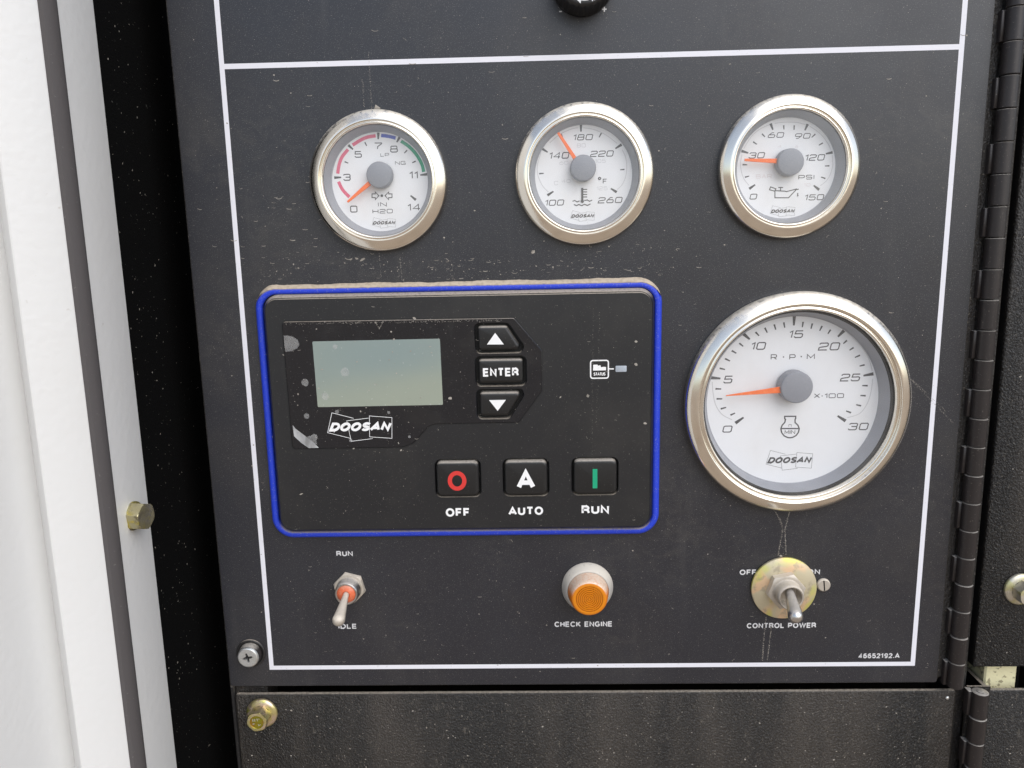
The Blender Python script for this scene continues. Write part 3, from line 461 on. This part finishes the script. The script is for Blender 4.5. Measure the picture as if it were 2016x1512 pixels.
# ------------------------------------------------------------------ engine controller module
ec = thing("engine_controller", "black controller module with blue rim, grey screen and OFF AUTO RUN keys", "controller")
bead = rpoly(rect(-155.2, 34.1, -75.0, 48.0), 10.5, 12)
MB().loft(ringsof(bead, [(0, .05), (0, .8), (.3, 1.6), (.9, 2.4), (1.6, 2.75), (2.4, 2.8), (3.1, 2.55), (3.5, 2.0), (3.5, .6)]), False, False).build("blue_rim", 'rim', ec, 60)
hx = rpoly(rect(-151.0, 30.6, -71.2, 44.4), 7.5, 12)
KEYS = {'up': [(-50.8, 17.4), (-30.7, 17.5), (-37.8, 28.4), (-51.1, 28.4)], 'enter': [(-51.1, 2.0), (-30.5, 2.0), (-30.5, 13.0), (-51.1, 13.0)], 'down': [(-50.9, -13.6), (-38.0, -13.6), (-31.0, -2.5), (-51.0, -2.5)]}
LOW = {'off': rect(-72.5, -52.4, -52.5, -35.6), 'auto': rect(-40.1, -19.9, -52.4, -35.6), 'run': rect(-7.4, 12.9, -52.3, -35.5)}
hol = [rpoly(off(KEYS[k], -1.5), 2.6) for k in KEYS]
low = [rpoly(off(LOW[k], -.75), 3.0) for k in LOW]
MB().plate(off(hx, 1.7), hol+low, 2.0, 6.0, .35).build("housing", 'housing', ec, 25)
MB().loft(ringsof(hx, [(0, .3), (0, 2.2), (.35, 3.2), (1.0, 4.4), (1.4, 4.9), (1.6, 4.8), (1.75, 4.0)]), True, False).build("housing_edge", 'housing', ec, 50)
MB().plate(off(hx, 3.0), [], 1.0, 2.6).build("key_mat", 'gasket', ec)
ov = rpoly([(-141.0, -28.6), (-88.0, -28.4), (-83.0, -26.6), (-74.4, -17.4), (-32.8, -17.2), (-21.7, -2.2), (-21.8, 17.0), (-34.3, 32.0), (-141.6, 32.2)], [2.0, 5, 6, 6, 2, 1.5, 1.5, 1.5, 2.0], 5)
MB().plate(off(ov, -.6), hol, 5.9, 6.04).build("window_groove", 'gasket', ec, 0)
dw = MB().plate(ov, hol, 5.95, 6.5, .3).build("display_window", 'gloss', ec, 25)
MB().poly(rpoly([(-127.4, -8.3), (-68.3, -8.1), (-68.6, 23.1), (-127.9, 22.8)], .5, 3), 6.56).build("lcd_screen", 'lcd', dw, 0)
emblem(MB(), -108.1, -18.1, 30.9, 6.56, .007, .29).build("emblem", 'white', dw, 0)
rb = random.Random(3)
def blob(mb, x, y, rx, ry, z, n=18, j=.12):
    mb.poly([(x+rx*math.cos(2*math.pi*k/n)*(1+rb.uniform(-j, j)), y+ry*math.sin(2*math.pi*k/n)*(1+rb.uniform(-j, j))) for k in range(n)], z); return mb
mb = MB(); mb.poly([(-140.9, 18.2), (-137.6, 18.5), (-135.0, 19.8), (-134.0, 21.5), (-134.6, 23.6), (-136.8, 25.2), (-139.2, 25.8), (-141.1, 25.8)], 6.62); mb.build("film_bubble", 'film', dw, 0)
mb = MB(); mb.poly([(-139.9, -16.8), (-138.6, -18.6), (-134.2, -22.2), (-130.6, -25.3), (-128.2, -28.0), (-133.0, -28.1), (-136.5, -25.4), (-139.6, -22.2)], 6.63); mb.build("film_bubble", 'film2', dw, 0)
mb = MB(); mb.poly([(-133.5, -22.6), (-131.6, -22.0), (-130.2, -21.2), (-128.8, -21.6), (-128.4, -23.0), (-129.2, -24.4), (-128.8, -26.4), (-130.4, -26.0)], 6.62); mb.build("film_bubble", 'film', dw, 0)
for x, y, r in ((-132.6, 3.6, 1.7), (-132.9, -12.5, 1.25), (-113.6, 8.2, 2.0), (-123.6, -3.2, 1.7), (-117.4, 20.2, 1.1), (-118.5, -10.8, .9), (-94.0, -11.4, .7), (-84.8, -23.2, .6), (-112.8, -24.6, .8)):
    blob(MB(), x, y, r, r*1.05, 6.625).build("film_bubble", 'film', dw, 0)
def key(outline, r, z1, parent, lab=None):
    o = rpoly(outline, r, 6)
    k = MB().loft(ringsof(o, [(-.2, 2.7), (0, z1-1.1), (.25, z1-.5), (.75, z1-.12), (1.3, z1)])).build("button", 'key', parent, 60)
    if lab: k["label"] = lab
    return k
kz = 7.4
k = key(KEYS['up'], 1.6, kz, ec, "arrow up button"); MB().poly([(-46.9, 20.1), (-39.1, 20.0), (-43.0, 25.4)], kz+.06).build("button_symbol", 'white', k, 0)
k = key(KEYS['enter'], 1.6, kz, ec, "ENTER button"); text(MB(), "ENTER", -40.8, 5.1, 16.6, 4.0, kz+.06, SANS, .23, 0, .36).build("button_symbol", 'white', k, 0)
k = key(KEYS['down'], 1.6, kz, ec, "arrow down button"); MB().poly([(-42.7, -11.2), (-38.7, -6.0), (-46.6, -6.0)], kz+.06).build("button_symbol", 'white', k, 0)
lz = 8.0
k = key(LOW['off'], 2.6, lz, ec, "button with a red O"); MB().stroke(arc(-62.75, -44.75, 3.45, 3.85, 90, 450, 32), 2.0, lz+.06, True).build("button_symbol", 'red', k, 0)
k = key(LOW['auto'], 2.6, lz, ec, "button with a white A"); text(MB(), "A", -30.1, -49.3, 8.9, 9.4, lz+.06, SANS, .235).build("button_symbol", 'white', k, 0)
k = key(LOW['run'], 2.6, lz, ec, "button with a green bar"); MB().poly(rect(1.5, 3.7, -49.3, -39.8), lz+.06).build("button_symbol", 'green', k, 0)
for s, x, y, w, hh in (("OFF", -63.1, -63.3, 11.7, 4.3), ("AUTO", -30.4, -62.9, 16.8, 4.2), ("RUN", 2.9, -62.7, 13.1, 4.3)): caption(s, x, y, w, hh, ec, 6.06, 'white', .235, SANS, .34)
mb = MB(); mb.stroke(rpoly(rect(.8, 9.0, 3.3, 11.6), 1.0, 4), .6, 6.06, True); mb.stroke([(9.2, 7.6), (11.5, 7.55)], .55, 6.07); mb.poly([(1.9, 6.9), (7.9, 6.95), (7.9, 8.5), (6.8, 8.6), (5.6, 8.4), (5.3, 9.4), (4.2, 9.2), (3.9, 9.7), (2.0, 9.6)], 6.06)
text(mb, "STATUS", 4.9, 4.5, 5.5, 1.5, 6.06, SANS, .2, 0, .22); mb.build("status_symbol", 'white', ec, 0)
MB().loft(ringsof(rpoly(rect(12.3, 17.4, 6.1, 8.95), .4, 3), [(0, 5.9), (0, 6.1), (.15, 6.16)])).build("status_light", 'led', ec)
# dust ledge lying along the top of the rim
mb = MB(); rs = [[], [], [], []]; dense = []
for i_ in range(len(bead)):
    p, q = Vector(bead[i_]), Vector(bead[(i_+1) % len(bead)]); st_ = max(1, int((q-p).length/1.2))
    for k_ in range(st_):
        w_ = p+(q-p)*k_/st_; nn_ = (q-p).normalized(); dense.append((w_, Vector((nn_.y, -nn_.x))))
dense = [x_ for x_ in dense if x_[1].y > .35]
dense.sort(key=lambda x_: -x_[0].x)
for i_, (w_, nn_) in enumerate(dense):
    e_ = min(1.0, (nn_.y-.35)/.6); x = w_.x; wd = (0.85+.2*math.sin(x*.11)+.12*math.sin(x*.37)+rng.uniform(-.1, .1))*e_+.05
    for q_, (o_, z_) in enumerate(((-1.0*e_, 2.52+.12*e_), (-.2, 1.5+.75*e_), (wd*.55, .9*e_+.15), (wd, .03))):
        p_ = w_+nn_*o_; rs[q_].append((p_.x, p_.y+(rng.uniform(-.12, .12) if q_ == 0 else 0), z_))
ids = [mb.ring(r) for r in rs]
for a, b in zip(ids, ids[1:]):
    for i in range(len(dense)-1): mb.f.append((b[i], b[i+1], a[i+1], a[i]))
dl = mb.build("dust_ledge", 'dust', ec, 80); dl["kind"] = "stuff"

# ------------------------------------------------------------------ switches, lamp, fasteners
def hexring(af, z, n=4, ang=0.0):
    out = []
    for k in range(6):
        a0, a1 = ang+60*k, ang+60*(k+1); rr = af/2/math.cos(R(30))
        p, q = Vector((rr*math.cos(R(a0)), rr*math.sin(R(a0)))), Vector((rr*math.cos(R(a1)), rr*math.sin(R(a1))))
        for j in range(n): w = p+(q-p)*j/n; out.append((w.x, w.y, z))
    return out
def hexloft(mb, af, z0, z1, ang=0.0, hole=None):
    rr = [hexring(af, z0, 4, ang), hexring(af, z1-.5, 4, ang)]
    mid = hexring(af, z1-.1, 4, ang); mid = [tuple(Vector((x, y)).normalized()*min(Vector((x, y)).length, af/2*1.06))+(z1-.12,) for x, y, _ in mid]
    top = [tuple(Vector((x, y)).normalized()*(af/2*.93))+(z1,) for x, y, _ in mid]
    rr += [mid, top]
    if hole: rr.append([tuple(Vector((x, y)).normalized()*hole)+(z1,) for x, y, _ in mid])
    mb.loft(rr, True, hole is None); return mb
def lever(parent, p0, p1, r0, r1, mat):
    mb = MB(); a, b = Vector(p0), Vector(p1); d_ = (b-a).normalized(); uu = d_.orthogonal().normalized(); ww = d_.cross(uu); rings = []; L_ = (b-a).length
    prof = [(0, r0*.95), (.25, r0), (.55, r0*1.06+(r1-r0)*.35), (.85, r0+(r1-r0)*.85), (.93, r1)]
    for f, r in prof: rings.append((a+d_*L_*f, r))
    for q in range(1, 8): t_ = math.pi/2*q/8; rings.append((a+d_*(L_*.93+r1*math.sin(t_)), r1*math.cos(t_)))
    mb.loft([[tuple(c_+r*(math.cos(2*math.pi*k_/24)*uu+math.sin(2*math.pi*k_/24)*ww)) for k_ in range(24)] for c_, r in rings]); return mb.build("lever", mat, parent, 70)
s1 = thing("toggle_switch", "toggle switch with an orange boot and its lever pointing down, between RUN and IDLE", "toggle switch", -119.0, -101.6, 0, "toggle switches on the control panel")
hexloft(MB(), 14.0, .1, 2.6, 45, 6.2).build("hex_nut", 'nickel', s1, 40)
MB().lathe([(6.3, .5), (6.2, 2.8), (5.9, 3.4), (6.1, 4.0), (5.8, 4.5), (6.0, 5.2), (5.8, 5.8), (5.9, 6.6), (5.75, 8.2), (5.3, 8.7), (4.7, 8.6), (4.5, 8.0)], 48).build("bushing", 'steel', s1, 50)
MB().lathe([(4.8, 7.7), (4.2, 8.6), (3.0, 9.3), (2.0, 9.6), (1.6, 9.0)], 40, cap1=True).build("boot", 'boot', s1, 60)
lever(s1, (0, .6, 6.5), (.3, -5.0, 27.0), 1.5, 3.0, 'nickel')
s2 = thing("toggle_switch", "bare metal toggle switch on a wide rainbow coloured washer above CONTROL POWER", "toggle switch", 95.8, -103.8, 0, "toggle switches on the control panel")
MB().lathe([(15.7, .3), (15.9, .6), (15.9, 1.7), (15.6, 2.0), (7.0, 2.0), (7.0, 1.0)], 80).build("washer", 'washer', s2, 50)
hexloft(MB(), 16.2, 2.05, 6.0, 11, 6.6).build("hex_nut", 'nickel', s2, 40)
MB().lathe([(6.8, 3), (6.7, 6.3), (6.3, 6.9), (6.5, 7.4), (6.2, 8.0), (6.4, 8.6), (6.2, 9.3), (6.35, 10.2), (6.2, 11.9), (5.7, 12.5), (5.2, 12.3), (4.9, 10.5), (4.4, 6.5)], 56, cap1=True).build("bushing", 'nickel', s2, 50)
lever(s2, (.5, 2.0, 6.8), (-2.9, -2.2, 27.5), 2.4, 3.45, 'steel')
sc = thing("slotted_screw", "tiny pale slotted screw head touching the washer under the word ON", "screw", 115.2, -102.5, 0)
MB().lathe([(3.1, .05), (3.3, .6), (3.2, 1.5), (2.7, 1.9)], 40).build("head_rim", 'nickel', sc, 50)
mb = MB()
for sg in (-1, 1):
    pts = [(2.72*math.cos(R(a)), 2.72*math.sin(R(a))) for a in range(4, 177, 12)]
    pts = [(x, max(y, .25)) for x, y in pts]; ca, sa = math.cos(R(98+(0 if sg > 0 else 180))), math.sin(R(98+(0 if sg > 0 else 180)))
    mb.poly([(x*ca-y*sa, x*sa+y*ca) for x, y in pts], 1.9)
mb.build("slotted_face", 'nickel', sc, 0); MB().disc(0, 0, 2.75, 1.4, 30).build("slot_bottom", 'gasket', sc, 0)

lp = thing("indicator_lamp", "amber warning lamp with ringed lens in a dusty collar above CHECK ENGINE", "warning lamp", -.6, -102.6, 0)
MB().lathe([(12.6, .05), (12.75, .8), (12.5, 2.0), (11.8, 3.6), (11.1, 5.2), (10.6, 5.9), (10.1, 6.1), (9.9, 5.6)], 72).build("collar", 'flange', lp, 60)
ln = MB().lathe([(10.0, 4.4), (9.85, 6.5), (9.5, 9.0), (9.1, 11.5), (8.7, 13.1), (8.3, 13.8), (7.7, 14.1), (6.8, 14.12)], 72).build("lens", 'amber', lp, 40)
prof = [(8.0, 14.0), (7.7, 14.13), (6.6, 14.16)]
for i in range(7):
    r = 6.5-i*.92; prof += [(r, 14.14), (r-.04, 13.3), (r-.38, 13.3), (r-.42, 14.14), (max(r-.66, .05), 14.17)]
MB().lathe(prof, 128, cap1=True).build("lens_face", 'amberface', ln, 35)

def phillips(u, v):
    t = thing("captive_screw", "bright cross head screw in a dark round cup, lower left panel corner", "screw", u, v, 0)
    MB().lathe([(7.5, .02), (7.4, .5), (6.9, .75), (6.3, .6), (5.9, .2)], 48).build("cup_rim", 'black', t, 60)
    MB().lathe([(5.9, .5), (5.8, 3.6), (5.5, 4.0)], 48).build("collar", 'hinge', t, 60)
    cr = []; a_, b_ = .55, 2.5
    for q in range(4):
        c_, s_ = math.cos(R(90*q+12)), math.sin(R(90*q+12))
        for x, y in ((b_, -a_*.8), (b_, a_*.8), (a_*1.3, a_*1.3)): cr.append((x*c_-y*s_, x*s_+y*c_))
    mb = MB(); mb.plate(circ(0, 0, 4.6, 48), [cr], 3.4, 5.05); mb.lathe([(5.4, 3.4), (5.4, 4.2), (5.1, 4.8), (4.6, 5.05)], 48); mb.build("screw_head", 'zinc', t, 14)
    MB().disc(0, 0, 3.4, 3.9, 24).build("recess_bottom", 'gasket', t, 0)
    return t
phillips(-172.0, -137.2)
def flange_bolt(u, v, h, label, spin, mat='yzinc'):
    t = thing("flange_bolt", label, "bolt", u, v, h, "flange bolts on the black covers")
    MB().lathe([(8.0, .05), (8.1, .8), (7.6, 1.5), (6.4, 2.0), (5.0, 2.2)], 56).build("flange", mat, t, 60)
    hexloft(MB(), 9.6, 1.2, 8.6, spin, 3.6).build("hex_head", mat, t, 35)
    MB().lathe([(3.65, 8.6), (3.4, 8.2), (1.0, 8.15)], 32, cap1=True).build("head_recess", 'olive' if mat == 'yzinc' else mat, t, 40)
    mb = MB()
    mb.stroke([(-1.9, .3), (-1.9, 1.9)], .5, 8.45).stroke([(-.9, .4), (-.9, 1.9)], .5, 8.45).stroke([(.6, .6), (.2, 1.8), (1.6, 1.8)], .5, 8.45).stroke([(-2.2, -1.1), (-1.2, -.7)], .5, 8.45).stroke([(.6, -1.0), (.9, -1.8), (1.9, -1.2)], .5, 8.45)
    mb.build("head_mark", 'pzinc', t, 0)
    return t
flange_bolt(-168.6, -170.4, .4, "yellow flange bolt in the corner of the textured lower cover", 12)
flange_bolt(210.8, -105.6, .4, "pale silvery flange bolt on the right hand cover at the picture edge", 40, 'pzinc')
hb = thing("hex_bolt", "brass coloured hex bolt head sticking out of the white jamb strip", "bolt", -199.0, -46.6, 46.3, None, (0, R(90), R(-9)))
MB().lathe([(6.3, .02), (6.3, .5), (6.0, .8), (4.0, .8)], 48).build("washer_face", 'brass', hb, 50)
hexloft(MB(), 10.6, .8, 6.4, 10).build("hex_head", 'brass', hb, 35)

# ------------------------------------------------------------------ throttle knob at the top edge
kn = thing("rotary_knob", "black round knob with a white arrow, cut off by the top edge", "knob", -2.0, 175.2, 0)
mb = MB(); S = 120
def knr(r, z, amp): return [((r+(amp if k % 4 < 2 else 0))*math.cos(2*math.pi*k/S), (r+(amp if k % 4 < 2 else 0))*math.sin(2*math.pi*k/S), z) for k in range(S)]
mb.loft([knr(13.3, .4, 0), knr(13.5, 1.5, 0), knr(13.3, 3, 0), knr(12.9, 3.3, .35), knr(12.7, 11.6, .35), knr(12.4, 12.6, .2), knr(11.9, 13.1, 0), knr(11.0, 13.2, 0)]).build("knob_body", 'key', kn, 40)
mb = MB(); zz = 13.28; rm = 10.2
def onring(ang, r): return (r*math.sin(R(ang)), r*math.cos(R(ang)))
mb.stroke([onring(a, rm) for a in range(171, 190, 2)], .7, zz)
mb.poly([onring(188, rm-1.5), onring(200, rm+.2), onring(188, rm+1.6)][::-1], zz+.02)
for q, ch in enumerate("LOCK"):
    a = 122+13*q; tmp = MB(); text(tmp, ch, 0, -1.1, 1.7 if ch != 'L' else 1.3, 2.4, 0, SANS, .2)
    ca, sa = math.cos(-R(a)), math.sin(-R(a)); ox, oy = onring(a, rm)
    base = len(mb.v); mb.v += [(x*ca-y*sa+ox, x*sa+y*ca+oy, zz+z_) for x, y, z_ in tmp.v]; mb.f += [tuple(i+base for i in f) for f in tmp.f]
mb.build("knob_lettering", 'caption', kn, 0)

# ------------------------------------------------------------------ hinges
def hinge(label, u, h, vtop, vbot, first, r=3.95):
    t = thing("piano_hinge", label, "hinge", 0, 0, 0, "piano hinges right of the control panel")
    slab("leaf", 'textured', [(u+r*.2, h-r-.2), (u+r+3.6, h-r-.2), (u+r+3.6, h-r-1.4), (u-r*1.0, h-r-1.4), (u-r, h-r-.2)], vbot, vtop, t)
    P = 13.75; v = first; i = 0
    while v > vbot:
        y1 = min(v, vtop); y0 = v-P+.38; odd = i % 2
        if y1 > vbot and y0 < vtop:
            mb = MB(); rr = (r if odd else r*.97)+rng.uniform(-.07, .05); y0 += rng.uniform(-.12, .12); y1 += rng.uniform(-.14, .02); steps = [(y0, rr-.25), (y0+.2, rr), (y1-.2, rr), (y1, rr-.25)]
            rings = [[(u+q*math.cos(2*math.pi*k_/28), y, h+q*math.sin(2*math.pi*k_/28)) for k_ in range(28)] for y, q in steps]
            rings = [list(reversed(q)) for q in rings]; mb.loft(rings)
            if not odd: mb.box(u-r-1.3, u-r*.72, y0+.2, y1-.4, h-r-.6, h-.6, .3)    # wrap of the leaf beside the knuckle
            mb.build("knuckle", 'hinge', t, 50)
        v -= P; i += 1
    MB().lathe([(1.5, 0), (1.5, 1)], 16).v
    mb = MB(); rings = [[(u+q*math.cos(2*math.pi*k_/20), y, h+q*math.sin(2*math.pi*k_/20)) for k_ in range(20)][::-1] for y, q in ((vbot, 1.7), (vtop+.25, 1.7), (vtop+.45, 1.4))]; mb.loft(rings).build("pin", 'hinge', t, 40)
    return t
hinge("long black piano hinge along the right edge of the control panel", 181.9, 3.0, 239, -153.6, 242.3)
hinge("lower black piano hinge whose rolled top end shows beside the lower cover", 193.6, 5.0, -157.8, -255, -157.8)

# ------------------------------------------------------------------ covers
lc = thing("lower_cover", "textured black cover plate below the gap under the control panel", "cover")
def bentplate(name, x0, x1, y0, y1, parent, back=20.0, sides="", rt=2.0, mat='textured'):
    o = rpoly(rect(x0, x1, y0, y1), [.6, .6, 1.6, 1.6], 5)
    MB().loft(ringsof(o, [(0, -2.0), (0, -.9), (.25, -.35), (.9, 0)])).build(name, mat, parent, 60)
    if 'R' in sides: MB().box(x1-2, x1, y0, y1-.05, -back, -2.01).build("side_return", 'black', parent)
    if 'L' in sides: MB().box(x0, x0+2, y0, y1-.05, -back, -2.01).build("side_return", 'black', parent)
bentplate("cover_plate", -182.6, 185.0, -262, -160.5, lc, 22, "R")
sd_ = thing("spot_of_paint", "small round pale rivet in the upper right corner of the lower cover", "rivet", 180.6, -164.4, 0); sd_.name = "small_rivet"
MB().lathe([(.95, .02), (.85, .4), (.4, .6)], 20, cap1=True).build("rivet_head", 'zinc', sd_, 60)
rc = thing("side_cover", "textured black cover right of the hinge holding a pale bolt", "cover")
bentplate("cover_plate", 192.4, 300, -147.8, 240, rc, 18, "")
MB().box(192.5, 194.4, -147.6, 240, -18, -2.01).build("side_return", 'black', rc)
rl = thing("lower_side_cover", "textured black cover in the bottom right corner beside the lower hinge", "cover")
bentplate("cover_plate", 200.4, 300, -262, -160.4, rl, 22, "L")
cb = thing("insulation_block", "pale cream speckled block seen through the gap at the right edge", "insulation block")
MB().box(203.2, 219.4, -200, -130, -28, -8, .8).build("block_body", 'cream', cb)

# ------------------------------------------------------------------ dirt: dried splashes, flakes and drip marks
rd = random.Random(11)
def flake(mb, x, y, s, z):
    n = rd.randint(4, 6); a0 = rd.uniform(0, 6.3); st = rd.uniform(.35, 1.0); ro = rd.gauss(0, .5)
    pts = []
    for k_ in range(n):
        a = a0+2*math.pi*k_/n; r = s*rd.uniform(.55, 1.0); px_, py_ = r*math.cos(a), r*math.sin(a)*st
        pts.append((x+px_*math.cos(ro)-py_*math.sin(ro), y+px_*math.sin(ro)+py_*math.cos(ro)))
    mb.poly(pts, z)
def curl(mb, x, y, s, z):                           # a dried drop leaves a crescent
    a0 = rd.uniform(195, 240); a1 = rd.uniform(290, 345); p = arc(x, y, s, s*rd.uniform(.25, .7), a0, a1, 5); mb.stroke(p, s*rd.uniform(.10, .2), z)
def squiggle(mb, x, y, s, z):
    p = [(x, y)]; a = rd.uniform(-.5, .5)+(math.pi if rd.random() < .5 else 0)
    for _ in range(rd.randint(3, 6)): a += rd.gauss(0, .7); p.append((p[-1][0]+s*.35*math.cos(a), p[-1][1]+s*.35*math.sin(a)*.6))
    mb.stroke(p, s*.09, z)
def trail(mb, pts, z, dens=3.6, jit=.16, s=.15):
    for a, b in zip(pts, pts[1:]):
        L_ = math.hypot(b[0]-a[0], b[1]-a[1])
        for _ in range(int(L_*dens)):
            f = rd.random(); flake(mb, a[0]+(b[0]-a[0])*f+rd.gauss(0, jit), a[1]+(b[1]-a[1])*f+rd.gauss(0, jit), s*rd.uniform(.5, 1.6), z)
blocked = [(GC[k][0], GC[k][1], 31.3 if k != 'g4' else 52.8) for k in GC]+[(-119, -101.6, 8), (95.8, -103.8, 16), (-.6, -102.6, 12.8), (115.2, -102.5, 3.4), (-172, -137.2, 7.6), (-2, 175.2, 14)]
def free(x, y):
    if -156 < x < 35 and -76 < y < 49.5: return False
    return all((x-a)**2+(y-b)**2 > r*r for a, b, r in blocked)
mb = MB(); Z = .12
def put(x, y, f, *a):
    if free(x, y): f(mb, x, y, *a, Z)
for _ in range(3600): put(rd.uniform(-183, 173), -154+326*rd.random()**1.45, flake, .09+.15*rd.random()**2)
for _ in range(220): put(rd.uniform(-183, 173), rd.uniform(-154, 172), flake, .22+.45*rd.random()**3)
for _ in range(110): put(rd.uniform(-160, 170), rd.uniform(-150, 165), rd.choice((curl, squiggle)), rd.uniform(.6, 1.7))
for _ in range(330): put(rd.uniform(-152, 40), 49.5+abs(rd.gauss(0, 8)), flake, .10+.4*rd.random()**4)
for _ in range(75): put(rd.choice((rd.uniform(-152, 45), rd.gauss(10, 22), rd.gauss(-60, 14))), 50+abs(rd.gauss(0, 7)), rd.choice((curl, squiggle)), rd.uniform(.4, 2.0)*rd.random()+.4)
for _ in range(34): put(rd.gauss(-135, 14), rd.gauss(75, 16), rd.choice((curl, curl, squiggle)), rd.uniform(.6, 1.9))
for _ in range(180): put(rd.uniform(-155, 10), rd.uniform(-150, -78), flake, .12+.3*rd.random()**2)
for p in (((-96.2, 150), (-96.0, 126)), ((-99.6, 140), (-99.4, 126.5)), ((90.0, -64), (94.4, -73), (92.6, -87.5)), ((97.5, -64), (95.4, -74), (96.6, -87)), ((137, 12), (168, -16)), ((150, 0), (172, -22)), ((-96, 62), (-95.6, 51)), ((-86.5, 61), (-86, 50)), ((0, 75), (1, 62))): trail(mb, p, Z)
for p in (((88.2, -120), (87.4, -132), (87.2, -143.5)), ((91.0, -123), (90.4, -133), (89.6, -143.5)), ((90.0, -64), (93.6, -70), (94.4, -75), (92.6, -87.5)), ((97.5, -64), (95.4, -74), (96.6, -87))): trail(mb, p, Z+.02, 6, .14, .2)
for x, y, s in ((-93.8, 126.0, 2.0), (-104, 59.6, 1.8), (-25.0, 61.5, 1.3), (-106.5, 60.2, 1.2), (94.0, -87.6, 1.0)): put(x, y, flake, s)
ds = mb.build("dirt_specks", 'dirt', cp, 0); ds["kind"] = "stuff"
mb = MB()
for _ in range(900):
    x, y = rd.uniform(-150, 28), rd.uniform(-69, 41); flake(mb, x, y, .08+.16*rd.random()**2, 6.68 if (-142 < x < -22 and y > -29) else 6.1)
for _ in range(70):
    x, y = rd.uniform(-150, 28), rd.uniform(-69, 41); rd.choice((curl, squiggle, flake))(mb, x, y, rd.uniform(.4, 1.2), 6.68 if (-142 < x < -22 and y > -29) else 6.1)
for _ in range(60): flake(mb, rd.uniform(-139, -55), rd.uniform(-27, 30), .2+.5*rd.random()**2, 6.69)
for p in (((2, 36), (1.2, -60)), ((5, 34), (3.4, -20))): trail(mb, p, 6.1, 1.6, .2, .11)
trail(mb, ((-98.2, 31.5), (-96.4, 28.2), (-94.6, 31.6)), 6.69, 9, .12, .2); trail(mb, ((-140, 31.2), (-40, 31.0)), 6.66, 3, .25, .16)
de = mb.build("dirt_specks", 'dirt', ec, 0); de["kind"] = "stuff"
for par, x0, x1, y0, y1, n_ in ((lc, -180, 183, -215, -163, 900), (rc, 195, 260, -146, 175, 500), (rl, 204, 240, -215, -163, 120)):
    mb = MB()
    for _ in range(n_):
        x, y = rd.uniform(x0, x1), rd.uniform(y0, y1)
        if (x+168.6)**2+(y+170.4)**2 < 75 or (x-212.6)**2+(y+105.8)**2 < 75: continue
        rd.choice((flake, flake, flake, squiggle, curl))(mb, x, y, .15+.55*rd.random()**3, .12)
    o = mb.build("dirt_specks", 'dirt', par, 0); o["kind"] = "stuff"

mb = MB()
for _ in range(420):
    y, hh = rd.uniform(-215, 180), rd.choice((rd.uniform(-30, 32), rd.gauss(14, 9)))
    if hh > 32: continue
    t_ = MB(); flake(t_, 0, 0, .10+.32*rd.random()**3, 0); a = rd.uniform(-.6, .6); base = len(mb.v)
    mb.v += [(-199.9, y+q[1]*1.6+q[0]*.5, hh-q[0]*1.3) for q in t_.v]; mb.f += [tuple(i+base for i in f) for f in t_.f]
o = mb.build("lint_specks", 'dirt', jb, 0); o["kind"] = "stuff"
